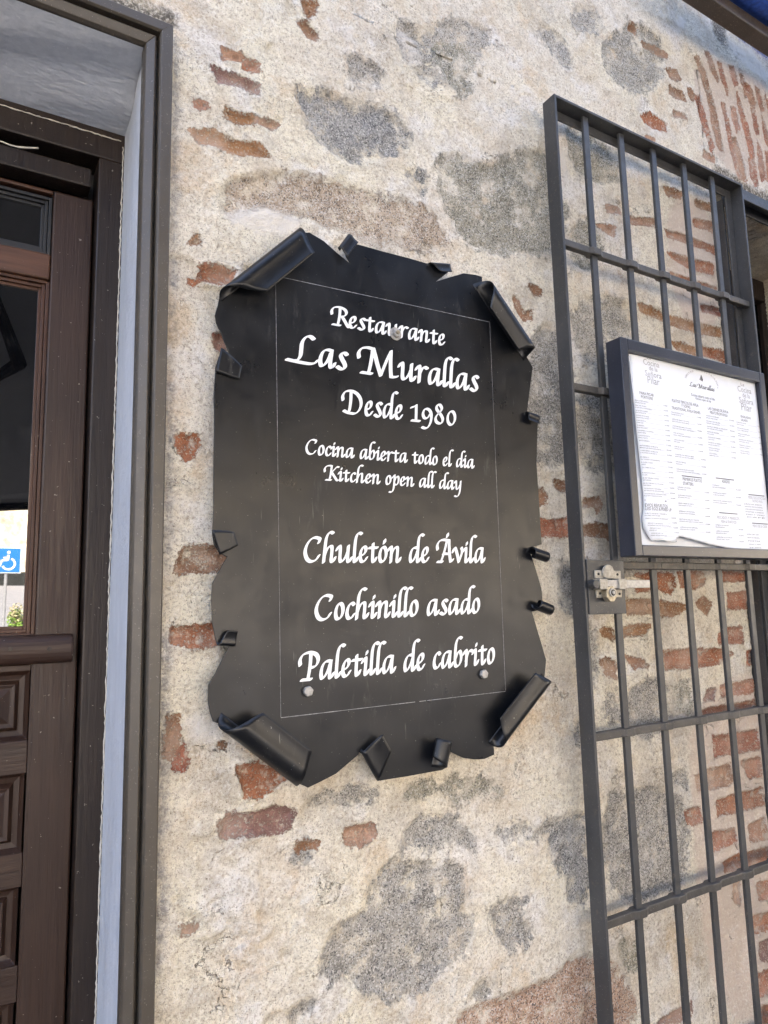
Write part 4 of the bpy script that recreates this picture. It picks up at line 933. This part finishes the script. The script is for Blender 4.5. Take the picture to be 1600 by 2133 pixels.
    n = 24; g = MB(); cx2, cz2 = cx_+.001, cz_+.002
    g.tube([(cx2, LY-.0205, cz2), (cx2, LY-.0182, cz2)], .0085, n).build('cylinder', MAT['steel'], lock, bevel=.0006)
    MB().tube([(cx2, LY-.0211, cz2), (cx2, LY-.0206, cz2)], .0062, n).build('cylinder_rim', MAT['dark'], lock)
    MB().tube([(cx2, LY-.0224, cz2), (cx2, LY-.0212, cz2)], .0036, 16).box(cx2-.0011, cx2+.0011, LY-.0230, LY-.0225, cz2-.003, cz2+.003).build('keyway', MAT['steel'], lock)
    for p in ((385, 408), (735, 415), (412, 765), (775, 775)):
        c = K(*p); MB().tube([(c[0], LY-.0052, c[1]), (c[0], LY-.0041, c[1])], .0026, 12).build('screw_hole', MAT['dark'], lock)
    make_text('301', K(490, 355, LY-.009), .008, LY-.0092, lock, 'ink', name='stamped_number')
    # rusty weld on the bar beside the menu case
def make_text(body, pos, size, Y, parent, mat, align='LEFT', sx=1.0, name='print', warp=None, rot=0):
    cu = bpy.data.curves.new('t', 'FONT'); cu.body = body; cu.size = size; cu.resolution_u = 2; cu.align_x = align; cu.space_line = .95
    ob = bpy.data.objects.new('t', cu); COL.objects.link(ob)
    dg = bpy.context.evaluated_depsgraph_get(); me = bpy.data.meshes.new_from_object(ob.evaluated_get(dg))
    bpy.data.objects.remove(ob); bpy.data.curves.remove(cu)
    cr, sr = math.cos(rot), math.sin(rot)
    for v in me.vertices:
        x, y = v.co.x*sx, v.co.y
        x, y = x*cr-y*sr, x*sr+y*cr
        X, Z = pos[0]+x, pos[1]+y
        v.co = (X, warp(X, Z) if warp else Y, Z)
    if parent is None: return me
    me.materials.append(MAT[mat]); o = bpy.data.objects.new(name, me); COL.objects.link(o)
    o.parent = parent; o.matrix_parent_inverse = Matrix.Translation(-world_loc(parent))
    return o
gate()

# fixed frame of the window behind the gate's hinge side, and the window in the opening
def window():
    t = thing('gate_frame', 'fixed grey iron frame in the window opening behind the hinged edge of the gate', 'frame', (XL+.05, 0, .3))
    zt = 2.700
    MB().box(1.728, XR-.005, -.052, -.046, zt-.030, zt).box(1.728, XR-.005, -.046, -.012, zt-.006, zt-.0005).box(1.728, XR-.005, -.012, -.006, zt-.034, zt-.0005).build('head_rail', MAT['iron'], t, bevel=.001)
    MB().box(1.692, 1.698, -.030, .012, .3, zt-.036).box(1.698, 1.726, .006, .012, .3, zt-.036).build('side_stile', MAT['iron'], t, bevel=.001)
    for z in (2.12, 1.62, 1.15): g = MB().box(1.699, 1.709, .0, .02, z-.03, z+.03).build('hinge', MAT['iron'], t, bevel=.002)
    w = thing('wooden_window', 'brown wooden window frame with dark glass deep in the barred opening', 'window', (2.2, .2, .3))
    MB().box(XL+.005, XL+.085, .27, .34, .3, ZT-.015).build('frame_side', MAT['woodr'], w, bevel=.003)
    MB().box(XR-.03, XR+.04, .29, .34, .3, ZT-.015).build('frame_side', MAT['woodd'], w, bevel=.003)
    MB().box(XL+.0855, XR-.0305, .272, .34, ZT-.09, ZT-.015).build('frame_head', MAT['woodd'], w, bevel=.003)
    MB().box(2.03, 2.09, .275, .335, .3, ZT-.0905).build('mullion', MAT['woodr'], w, bevel=.003)
    MB().box(XL+.0855, 2.0295, .305, .310, .3, ZT-.0905).build('glass_pane', MAT['wglass'], w)
    MB().box(2.0905, XR-.0305, .305, .310, .3, ZT-.0905).build('glass_pane', MAT['wglass'], w)
window()

# ------------------------------------------------------------------ MENU CASE AND SHEETS
CYF, CYB = -.115, -.0745
def menu():
    x0, x1, z0, z1 = 1.143, 1.658, 1.688, 2.146
    t = thing('menu_case', 'dark blue enamelled menu case hung on the gate bars', 'menu case', (1.4, CYB, 1.9))
    w = .021
    def ring(xa, xb, za, zb, wl, wt, wb, y0, y1):
        return MB().box(xa, xa+wl, y0, y1, za, zb).box(xb-wl, xb, y0, y1, za, zb).box(xa+wl+.0001, xb-wl-.0001, y0, y1, zb-wt, zb).box(xa+wl+.0001, xb-wl-.0001, y0, y1, za, za+wb)
    MB().box(x0, x0+w, CYF, CYB, z0, z1).build('frame_side', MAT['iron_case'], t, bevel=.002)
    MB().box(x1-w, x1, CYF, CYB, z0, z1).build('frame_side', MAT['iron_case'], t, bevel=.002)
    MB().box(x0+w+.0003, x1-w-.0003, CYF+.0003, CYB, z1-.026, z1-.0003).build('frame_top', MAT['iron_case'], t, bevel=.002)
    MB().box(x0+w+.0003, x1-w-.0003, CYF+.0003, CYB, z0+.0003, z0+.023).build('frame_bottom', MAT['iron_case'], t, bevel=.002)
    MB().box(x0+w+.0005, x1-w-.0005, -.0905, -.080, z0+.0235, z1-.0265).build('backing_board', MAT['paper'], t)
    ix0, ix1, iz0, iz1 = x0+w, x1-w, z0+.023, z1-.026
    SYF = -.1035
    # front sheet: left edge curls away, foot is torn and rumpled
    LE = [A6([p])[0] for p in ((289, 182), (305, 340), (325, 540), (360, 870), (400, 1180), (430, 1420), (438, 1560), (428, 1640), (440, 1720), (470, 1780), (495, 1828))]
    FE = [A6([p])[0] for p in ((495, 1828), (560, 1842), (640, 1790), (760, 1822), (1000, 1880), (1250, 1925), (1480, 1946), (1700, 1960))]
    le = sorted([(xz(*p, SYF)[1], xz(*p, SYF)[0]) for p in LE]); fe = sorted([(xz(*p, SYF)[0], xz(*p, SYF)[1]) for p in FE])
    def depth(X, Z):
        # rumple near the torn foot and a slight bow; left margin falls back
        xl = np.interp(Z, [a for a, _ in le], [b for _, b in le])
        d = max(0., X-xl)
        y = SYF+.010*math.exp(-d/.012)*(.25+.75*min(1, max(0, (2.02-Z)/.3)))
        foot = max(0., 1-(Z-iz0)/.055)
        y -= .0045*foot*math.exp(-d/.10)*(1+.6*math.sin(d*150+Z*60))
        return y-.0012*math.sin((Z-1.7)*9)
    vs, fs = [], []; nu, nv = 56, 64
    rr = random.Random(3)
    for i in range(nv+1):
        v = i/nv
        for j in range(nu+1):
            u = j/nu
            X0 = ix0+.001+(ix1-.004-ix0)*u
            zbot = np.interp(X0, [a for a, _ in fe], [b for _, b in fe])+(rr.uniform(-.0012, .0012) if i == 0 else 0)
            Z = zbot+(iz1-.0005-zbot)*v
            xl = np.interp(Z, [a for a, _ in le], [b for _, b in le])
            X = xl+(ix1-.002-xl)*u
            vs.append((X, depth(X, Z), Z))
    fs = [(i*(nu+1)+j, i*(nu+1)+j+1, (i+1)*(nu+1)+j+1, (i+1)*(nu+1)+j) for i in range(nv) for j in range(nu)]
    sh = MB().add(vs, fs).build('menu_sheet', MAT['paper'], None, smooth=True, solid=.0003)
    tag(sh, 'white printed menu sheet with curled and torn lower edge inside the case', 'menu', 'sheets in the menu case')
    # older sheet behind
    vs = []; nu, nv = 12, 24
    for i in range(nv+1):
        v = i/nv; Z = iz0+.012+(iz1-.03-iz0-.012)*v
        xl = np.interp(Z, [a for a, _ in le], [b for _, b in le])-.004-.016*(1-v)**.7*min(1, v*6+.45)
        for j in range(nu+1):
            u = j/nu; X = xl+(ix1-.01-xl)*u
            vs.append((X, -.0925+.003*math.sin(u*3)+.004*math.exp(-u*14), Z))
    fs = [(i*(nu+1)+j, i*(nu+1)+j+1, (i+1)*(nu+1)+j+1, (i+1)*(nu+1)+j) for i in range(nv) for j in range(nu)]
    s2 = MB().add(vs, fs).build('menu_sheet', MAT['paper2'], None, smooth=True, solid=.0003)
    tag(s2, 'bluish blank sheet showing behind the printed menu sheet in the case', 'menu', 'sheets in the menu case')
    wf = lambda X, Z: depth(X, Z)-.0006
    TX = {'ink': [], 'inkl': []}
    def put(body, px, py, px2, mat='ink', h=None, align='L'):
        """text from photo pixel (px,py) [base line start] to px2 on the same line; h = cap height in px"""
        a = xz(px, py, SYF); 
        sl = 0
        me = make_text(body, (0, 0), 1.0, 0, None, mat)
        if not me.vertices: return
        co = np.zeros(len(me.vertices)*3); me.vertices.foreach_get('co', co); co = co.reshape(-1, 3)
        w_ = co[:, 0].max(); 
        b = xz(px2, py+(px2-px)*slope(px, py), SYF)
        W_ = b[0]-a[0]; hz = (xz(px, py-h, SYF)[1]-a[1])/.70
        xl = lambda Z: np.interp(Z, [q for q, _ in le], [r for _, r in le])
        vsx = [(a[0]+x/w_*W_, a[1]+z*hz) for x, _, z in co]
        # letters left of the curled margin are hidden round the fold: skip faces there
        fcs = [tuple(p.vertices) for p in me.polygons]
        fcs = [f for f in fcs if min(vsx[i][0]-xl(vsx[i][1]) for i in f) > .0015 and max(vsx[i][0] for i in f) < ix1-.002]
        TX[mat].append(([(x, wf(x, z), z) for x, z in vsx], fcs)); bpy.data.meshes.remove(me)
    def slope(px, py): return (1205-py)/(3250-px)
    def rule(px, py, px2, mat='ink', th=.0006):
        a = xz(px, py, SYF); b = xz(px2, py+(px2-px)*slope(px, py), SYF)
        TX[mat].append(([(a[0], wf(*a), a[1]-th), (b[0], wf(*b), b[1]-th), (b[0], wf(*b), b[1]+th), (a[0], wf(*a), a[1]+th)], [(0, 1, 2, 3)]))
    def c4(x, y): return 1310+x/5.517, 720+y/5.517
    def c5(x, y): return 1310+x/5.517, 940+y/5.517
    def W4(b, x, y, x2, h, mat='ink', f=c4):
        p = f(x, y); put(b, p[0], p[1], f(x2, 0)[0], mat, h/5.517)
    # headings in the two decorative blocks and the emblem
    for (ox, oy) in ((160, 130), (1245, 440)):
        m_ = 'inkl'; k = 1.0 if ox < 500 else .86
        W4('La', ox+45*k, oy+20, ox+95*k, 38, m_); W4('Cocina', ox+5*k, oy+82, ox+190*k, 66, m_)
        W4('de la', ox+70*k, oy+150, ox+170*k, 52, m_); W4('Señora', ox+25*k, oy+212, ox+215*k, 66, m_); W4('Pilar', ox+50*k, oy+300, ox+195*k, 84, m_)
    # script name under the arch
    ctr = c4(690, 462); end = c4(985, 530)
    a = xz(*ctr, SYF); b = xz(*end, SYF); items, gx0, gx1 = layout('Las Murallas'); hh = (xz(ctr[0], ctr[1]-6.2, SYF)[1]-a[1])
    for ox, g in items:
        for kq, (vv, ff) in enumerate(g):
            q = [((ox+v[0]-gx0)/(gx1-gx0), v[1]) for v in vv]
            pts = [(a[0]+(b[0]-a[0])*u, a[1]+(b[1]-a[1])*u+v*hh) for u, v in q]
            TX['ink'].append(([(x, wf(x, z)-.00001*kq, z) for x, z in pts], ff))
    # arched small capitals
    word = 'TABERNA * RESTAURANTE'; n = len(word)
    for k, chh in enumerate(word):
        if chh == ' ': continue
        f_ = k/(n-1); ang = math.pi*(1-f_)
        ex = 835+175*math.cos(ang)-0; ey = 430-128*math.sin(ang)+f_*95-45
        p = c4(ex, ey); x_, z_ = xz(*p, SYF)
        me = make_text(chh, (x_, z_), .0075, 0, None, 'inkl', rot=(ang-math.pi/2)*.75)
        v_ = [(v.co.x, wf(v.co.x, v.co.z), v.co.z) for v in me.vertices]
        TX['inkl'].append((v_, [tuple(q.vertices) for q in me.polygons])); bpy.data.meshes.remove(me)
    for k in range(4):
        A_ = [c4(812+k*10, 392+k*6), c4(819+k*10, 394+k*6), c4(836+k*5, 338+k*14), c4(830+k*4, 336+k*14)]
        q = [xz(*p, SYF) for p in A_]; TX['ink'].append(([(x, wf(x, z), z) for x, z in q], [(0, 1, 2, 3)]))
    W4('Cocina abierta todo el día', 712, 575, 985, 30); W4('Kitchen open all day', 765, 618, 945, 26)
    W4('PARA PICAR', 122, 556, 285, 34); W4('PORTIONS', 138, 602, 275, 34)
    W4('PLATOS TÍPICOS DE ÁVILA', 492, 645, 798, 34); W4('Y SOPAS', 600, 705, 705, 32); W4('TRADITIONAL ÁVILA DISHES', 490, 728, 818, 32)
    W4('LAS CARNES DE ÁVILA', 905, 735, 1142, 32); W4('MEATS FROM ÁVILA', 928, 782, 1132, 32)
    W4('ENSALADAS', 1282, 825, 1398, 26); W4('SALADS', 1285, 865, 1362, 26)
    def item(es, en, x, y, xp, price, f=c4, h=13, w1=.55, x2=None):
        W4(es, x, y, x+len(es)*8.0, h, 'ink', f); p = f(x+len(es)*8.0+3, y+(len(es)*8.0)*.25); q = f(xp-8, 0)
        if q[0] > p[0]+1: rule(p[0], p[1]+.2, q[0], 'inkl', .0002)
        W4(price, xp, y+(xp-x)*.20, xp+56, h, 'ink', f)
        if en: W4(en, x, y+24, x+len(en)*7.6, h-1, 'ink', f)
    def items_col(lst, x, y, dx, dy, xp, f, h=13):
        for k, (es, en, pr) in enumerate(lst): item(es, en, x+dx*k, y+dy*k, xp+dx*k*.55, pr, f, h)
    items_col([('OREJA LA PERTENENCIA', 'SEASONED PORK EAR', '14,00€'), ('OREJA CON TOMATE', 'PIG EAR WITH TOMATO SAUCE', '14,00€'), ('CROQUETAS CASERAS', 'HOME CROQUETTES', '16,00€'), ('CHORIZO DE MATANZA', 'TRADITIONAL CHORIZO', '14,00€'), ('LOMO DE OLLA', 'PORK LOIN', '16,00€'), ('TORREZNOS', 'PORK CRACKLING', '14,00€'), ('CALAMARES A LA ROMANA', 'SQUID RINGS', '16,00€'), ('CHOPITOS FRITOS', 'SMALL SQUIDS', '16,00€'), ('JAMÓN SERRANO', '', '17,00€'), ('JAMÓN IBÉRICO DE BELLOTA', 'IBERIAN HAM FROM ACORN-FED PIG', '28,00€'), ('LOMO IBÉRICO DE BELLOTA', 'LOIN FROM ACORN-FED PIG', '26,00€')], 62, 628, 8.2, 58, 385, c4)
    items_col([('TABLA DE IBÉRICOS', 'HAM, LOIN, CHORIZO, ACORN-FED PIG', '26,00€'), ('TABLA DE QUESO CURADO', 'CURED CHEESE', '17,00€'), ('QUESO DE CABRA DE ÁVILA', 'CHEESES', '18,00€'), ('LATA DE ANCHOA DOBLE 0', 'ANCHOVY LOIN', '20,00€'), ('MOLLEJA DE TERNERA GUISADA', 'VEAL SWEETBREADS', '20,00€'), ('MOLLEJA DE CORDERO A LA PLANCHA', 'LAMB SWEETBREAD', '24,00€'), ('TOSTA DE ANCHOAS Y BOQUERÓN', 'TOAST OF ANCHOVIES AND ANCHOVIES', '20,00€'), ('PULPO A LA PLANCHA CON REVOLCONAS', 'OCTOPUS WITH MASHED POTATOES', '30,00€')], 95, 62, 9.5, 60.5, 435, c5)
    rule(*c5(205, 556), c5(425, 0)[0], 'ink', .0009)
    W4('HUEVOS REVUELTOS', 165, 630, 440, 38, 'ink', c5); W4('SCRAMBLED EGGS & MIXED UP', 110, 665, 485, 36, 'ink', c5)
    items_col([('REVUELTO DE AJETES Y TRIGUEROS', 'EGGS FRIED WITH TENDER', '16,00€'), ('GARLIC, MUSHROOM OR ASPARAGUS', '', '16,00€'), ('REVUELTO DE MORCILLA', 'SCRAMBLED EGGS AND BLACK PUDDING', '16,00€'), ('REVUELTO MIXTO', 'MIXED UP', '16,00€'), ('HUEVOS CON LOMO', 'FRIED EGGS, PORK LOIN', '14,00€')], 190, 715, 20, 58, 480, c5)
    items_col([('PATATAS REVOLCONAS', 'MASHED POTATOES', '11,00€'), ('JUDÍAS DEL BARCO DE ÁVILA', 'BARCO DE ÁVILA WHITE BEANS', '14,00€'), ('JUDIONES DEL BARCO DE ÁVILA', 'BARCO DE ÁVILA GREAT WHITE BEANS', '14,00€'), ('SOPA CASTELLANA', 'GARLIC, BREAD AND EGG SOUP', '12,00€'), ('SOPA DE PESCADO', 'FISH SOUP', '12,00€'), ('SOPA DE COCIDO', 'NOODLE SOUP', '12,00€')], 483, 770, 7, 79, 770, c4)
    items_col([('CONSOMÉ CON YEMA O AL JEREZ', 'SOUP WITH YOLK OR WITH SHERRY', '9,00€'), ('SOPA DE CEBOLLA', 'ONION SOUP', '14,00€'), ('CAZUELITAS DE DEGUSTACIÓN', 'SOPA CASTELLANA, JUDÍAS, REVOLCONAS', '16,00€')], 523, 42, 8, 84, 820, c5)
    rule(*c5(600, 282), c5(830, 0)[0], 'ink', .0009)
    W4('PRIMEROS PLATOS', 610, 336, 832, 36, 'ink', c5); W4('STARTERS', 614, 386, 735, 36, 'ink', c5)
    items_col([('GUISANTES CON JAMÓN', 'PEAS WITH HAM', '13,00€'), ('ALCACHOFAS CON JAMÓN', 'ARTICHOKE WITH HAM', '14,00€'), ('JUDÍAS VERDES AL GUSTO', 'GREEN BEANS TO TASTE', '13,00€'), ('ESPÁRRAGOS CON MAYONESA', 'ASPARAGUS WITH MAYONNAISE', '14,00€'), ('ESPAGUETI AL AJILLO O TOMATE', 'SPAGHETTI WITH GARLIC OR WITH TOMATO', '13,00€'), ('GAZPACHO SOLO EN TEMPORADA', 'GAZPACHO ONLY IN SEASON', '9,00€')], 550, 418, 6, 92, 860, c5)
    items_col([('CHULETÓN DE TERNERA', 'GRILLED VEAL STEAK', '52,00€'), ('SOLOMILLO DE TERNERA', 'GRILLED VEAL SIRLOIN', '26,00€'), ('SOLOMILLO TERNERA AL ROQUEFORT', 'VEAL SIRLOIN WITH CHEESE', '28,00€'), ('FILETE DE TERNERA', 'VEAL STEAK', '16,00€'), ('CHULETAS DE CORDERO', 'LAMB CHOPS', '21,00€'), ('ENTRECOT DE TERNERA', 'GRILLED ENTRECOTE', '22,00€'), ('PECHUGA DE POLLO', 'GRILLED CHICKEN', '15,00€'), ('LOMO ADOBADO', 'MARINATED LOIN', '15,00€')], 880, 808, 5, 62, 1150, c4, 12)
    rule(*c5(990, 308), c5(1200, 0)[0], 'ink', .0009); W4('ASADOS', 1062, 362, 1152, 34, 'ink', c5)
    items_col([('COCHINILLO', 'SUCKLING PIG ROASTED', '26,00€'), ('PALETILLA DE CABRITO', 'YOUNG GOAT ROASTED', '36,00€'), ('PALETILLA DE CORDERO LECHAL', 'SUCKLING LAMB ROASTED', '36,00€')], 952, 394, 5, 88, 1222, c5, 12)
    rule(*c5(1030, 706), c5(1242, 0)[0], 'ink', .0009); W4('PESCADOS Y MARISCOS', 1010, 775, 1265, 34, 'inkl', c5); W4('FISH & SEAFOOD', 1055, 822, 1232, 32, 'inkl', c5)
    items_col([('GAMBAS A LA PLANCHA', 'GRILLED PRAWNS', '20,00€'), ('LUBINA A LA ESPALDA', 'GRILLED SEA BASS', '24,00€'), ('CHIPIRONES A LA PLANCHA', 'GRILLED SMALL SQUIDS', '18,00€')], 990, 852, 6, 70, 1255, c5, 12)
    items_col([('ENSALADA MIXTA', 'MIXED SALAD', '9,00€'), ('ENSALADA DE QUESO', 'GOAT CHEESE SALAD', '14,00€'), ('ENSALADA TEMPLADA', 'WARM SALAD', '14,00€'), ('ENSALADA DE VENTRESCA', 'TUNA BELLY SALAD', '15,00€'), ('PIMIENTOS ASADOS', 'ROASTED PEPPERS', '12,00€'), ('TOMATE ALIÑADO', 'SEASONED TOMATO', '9,00€')], 1232, 884, 8, 66, 1475, c4, 11)
    rule(*c5(1367, 498), c5(1550, 0)[0], 'ink', .0009); W4('MENÚ DEGUSTACIÓN', 1365, 545, 1560, 32, 'inkl', c5); W4('TASTING MENU', 1410, 585, 1530, 28, 'inkl', c5)
    for k in range(6): W4(('JUDÍAS DEL BARCO', 'PATATAS REVOLCONAS', 'CHULETÓN DE ÁVILA', 'POSTRE CASERO', 'PAN Y VINO', 'CAFÉ')[k], 1320+k*5, 610+k*30, 1520+k*8, 12, 'ink', c5)
    rule(*c5(1410, 826), c5(1590, 0)[0], 'ink', .0009); W4('MENÚ DE LA CASA', 1418, 872, 1585, 30, 'inkl', c5)
    for k in range(5): W4(('SOPA DEL DÍA', 'FILETE DE TERNERA', 'POSTRE', 'AGUA O VINO', '25,00€')[k], 1350+k*8, 960+k*38, 1490+k*8, 13, 'ink', c5)
    for m_, lst in TX.items():
        g = MB()
        for v_, f_ in lst: g.add(v_, f_)
        g.build('menu_print', MAT[m_], sh)
menu()

# ------------------------------------------------------------------ AWNING AND EAVE (top right)
def awning():
    t = thing('rolled_awning', 'rolled blue awning on a brown bar high on the wall at the upper right', 'awning', (2.5, -.1, 3.13))
    # bar lower edge passes (1437,0)-(1600,96); upper edge (1504,2)-(1600,65)
    zb = P(1600, 96, -.11)[2]; zt = P(1600, 65, -.135)[2]
    x0 = 1.46
    MB().box(x0, 5.0, -.128, -.085, zb, zb+.036).build('front_bar', MAT['bronze'], t, bevel=.004)
    zc = zb+.072; path = [(x, -.150, zc) for x in (x0+.02, 2.0, 3.2, 5.0)]
    MB().tube(path, .040, 28).build('fabric_roll', MAT['blue'], t, smooth=True)
    g = MB()
    for x in (2.3, 3.2, 4.2): MB().box(x, x+.04, -.11, .0, zb+.06, zb+.12).build('bracket', MAT['bronze'], t, bevel=.003)
    e = thing('roof_eave', 'dark brown wooden eave boards above the rolled awning', 'roof', (2, -.2, 3.85))
    MB().box(-3, 5, -.22, .3, 3.90, 3.96).build('eave_board', MAT['eave'], e, bevel=.004)
    for i in range(8):
        x = -2.4+i*1.0; MB().box(x, x+.10, -.20, .02, 3.80, 3.899).build('rafter', MAT['eave'], e, bevel=.004)
awning()

# ------------------------------------------------------------------ THE STREET BEHIND THE CAMERA (lights the wall, seen in the door glass)
def struct(name, mb, m): o = mb.build(name, m); o['kind'] = 'structure'; return o
struct('terrace_paving', MB().box(-30, 30, -9, .30, -.2, 0), MAT['pave'])
struct('road', MB().add([(-90, -9.001, -.02), (90, -9.001, -.02), (90, -62, 4.05), (-90, -62, 4.05), (-90, -9.001, -.4), (90, -9.001, -.4), (90, -62, -.4), (-90, -62, -.4)], [(0, 1, 2, 3), (7, 6, 5, 4), (0, 4, 5, 1), (1, 5, 6, 2), (2, 6, 7, 3), (3, 7, 4, 0)]), MAT['road'])   # the street climbs away from the house
def refl(px, py, Yobj, Yg=.227):             # where a thing mirrored in the door glass really stands
    d = B @ np.array([px-CX, -(py-CY), -F]); tt = (Yg-CAM[1])/d[1]; g = CAM+d*tt
    d2 = np.array([d[0], -d[1], d[2]]); return g+d2*((Yobj-Yg)/d2[1])
def street():
    f = thing('far_wall', 'tall sunlit old stone wall across the street', 'wall', (0, -62, 0))
    MB().box(-80, 80, -64, -62, -.02, 15).build('wall_face', MAT['farwall'], f)
    b_ = thing('reflector_building', 'unseen pale building added at the right to put a bright band on the sign', 'building', (24, -30, 0))  # unseen building added as a bright reflector for the sign
    MB().box(24, 34, -70, -10, -.02, 8.5).build('reflector_wall', MAT['farwall'], b_)
    MB().box(23.6, 34.4, -70.4, -9.6, 8.5, 8.8).build('reflector_roof', MAT['pot'], b_)
    h = MB().box(-60, 20, -60.6, -59.5, 3.8, 4.92).build('low_hedge', MAT['hedge']); tag(h, 'long low dark hedge in front of the far stone wall', 'hedge')
    # parking sign
    Ys = -15.0; c = refl(14, 1167, Ys); hw = .5*(refl(14, 1140, Ys)[2]-refl(14, 1194, Ys)[2])
    e = thing('parking_sign', 'blue disabled parking sign on a grey pole across the road', 'sign', (c[0], Ys, 0))
    MB().box(c[0]-hw, c[0]+hw, Ys-.01, Ys, c[2]-hw, c[2]+hw).build('sign_plate', MAT['white'], e, bevel=.01)
    MB().box(c[0]-hw*.93, c[0]+hw*.93, Ys+.001, Ys+.004, c[2]-hw*.93, c[2]+hw*.93).build('blue_field', MAT['signblue'], e)
    MB().tube([(c[0], Ys-.05, .40), (c[0], Ys-.05, c[2]+hw)], .03, 12).build('pole', MAT['pole'], e)
    # wheelchair emblem; seen face-on from our wall, +X of the world is the reader's left
    k = hw*.9; sgn = -1
    def stroke(pts, w):
        g = []
        q = crom(pts, 6) if len(pts) > 2 else [np.array(pts[0]), np.array(pts[1])]
        for i, p in enumerate(q):
            p = np.array(p); tt = np.array(q[min(i+1, len(q)-1)])-np.array(q[max(i-1, 0)]); tt = tt/np.linalg.norm(tt); nn = np.array([-tt[1], tt[0]])
            g += [p+nn*w, p-nn*w]
        return [(c[0]+sgn*x*k, Ys+.006, c[2]+z*k) for x, z in g], [(2*i, 2*i+1, 2*i+3, 2*i+2) for i in range(len(q)-1)]
    g = MB()
    arc = [(-.15+.48*math.cos(R(a)), -.30+.48*math.sin(R(a))) for a in range(115, 355, 20)]
    g.add(*stroke(arc, .075)); g.add(*stroke([(-.12, .45), (-.08, .0)], .09)); g.add(*stroke([(-.08, .02), (.34, .0)], .08)); g.add(*stroke([(.34, .02), (.55, -.55)], .08)); g.add(*stroke([(.55, -.55), (.75, -.5)], .07)); g.add(*stroke([(-.1, .24), (.26, .22)], .06))
    m_ = 16; g.add([(c[0]+sgn*(-.14+.13*math.cos(2*math.pi*i/m_))*k, Ys+.006, c[2]+(.68+.13*math.sin(2*math.pi*i/m_))*k) for i in range(m_)], [tuple(range(m_))])
    g.build('wheelchair_symbol', MAT['white'], e)
    # potted shrub
    c = refl(35, 1285, -14.0); s = thing('potted_shrub', 'small yellow-green shrub in a pot beside the road', 'shrub', (c[0], -14, 0))
    MB().tube([(c[0], -14, .34), (c[0], -14, c[2]-.22)], [.12, .17], 18).build('pot', MAT['pot'], s)
    r = random.Random(5)
    for m_, n in (('leaf', 420), ('leafd', 260)):
        g = MB()
        for _ in range(n):
            d = Vector((r.gauss(0, 1), r.gauss(0, 1), r.gauss(0, 1))).normalized()*(.20*r.random()**.4)
            p = Vector((c[0], -14, c[2]-.02+(.06 if m_ == 'leafd' else -.06)))+Vector((d.x*.85, d.y*.85, d.z*1.15))
            a = Vector((r.uniform(-1, 1), r.uniform(-1, 1), r.uniform(-.5, 1))).normalized(); b = a.cross(Vector((r.random(), r.random(), r.random()))).normalized()
            L_ = .035; g.add([p-a*L_, p+b*L_*.45, p+a*L_, p-b*L_*.45], [(0, 1, 2, 3)])
        g.build('foliage', MAT[m_], s)
    # terrace canopy: long sheet over the tables further out, and the awning in front of the door
    t = thing('terrace_canopy', 'long grey canvas canopy over the terrace behind the viewer, stretched right to shape the sign reflection', 'canopy', (0, -5, 0))
    Y0, Z0, Y1 = -2.0, 3.95, -6.6; Z1 = refl(40, 1082, Y1)[2]+.10
    vs = [(-.35, Y0, Z0), (9, Y0, Z0), (9, Y1, Z1+.9), (-.35, Y1, Z1)]  # right end stretched and lifted to shape the light mirrored in the sign
    MB().add(vs+[(x, y, z+.02) for x, y, z in vs], [(0, 1, 2, 3), (7, 6, 5, 4), (0, 4, 5, 1), (1, 5, 6, 2), (2, 6, 7, 3), (3, 7, 4, 0)]).build('canvas', MAT['canvas'], t)
    MB().tube([(-.35, Y1-.03, Z1-.03), (9, Y1-.03, Z1+.87)], .045, 12).build('edge_beam', MAT['blacki'], t)
    for x in (-.33, 8.9):
        MB().box(x, x+.08, Y1-.06, Y1+.02, 0, Z1-.06+.9*(x > 5)).build('post', MAT['blacki'], t)
        MB().box(x, x+.08, Y0-.08, Y0, 0, Z0-.03).build('post', MAT['blacki'], t)
    def onc(px, py):                         # just under the canvas along a mirrored sight line
        lo, hi = -6.5, -2.15
        for _ in range(40):
            m = .5*(lo+hi); p = refl(px, py, m); zc = Z0+(Z1-Z0)*(m-Y0)/(Y1-Y0)-.07
            lo, hi = (m, hi) if p[2] > zc else (lo, m)
        return tuple(refl(px, py, .5*(lo+hi)))
    MB().tube([onc(-12, 615), onc(40, 757), onc(-30, 800)], [.03, .05, .03], 10).build('folding_arm', MAT['blacki'], t)
street()
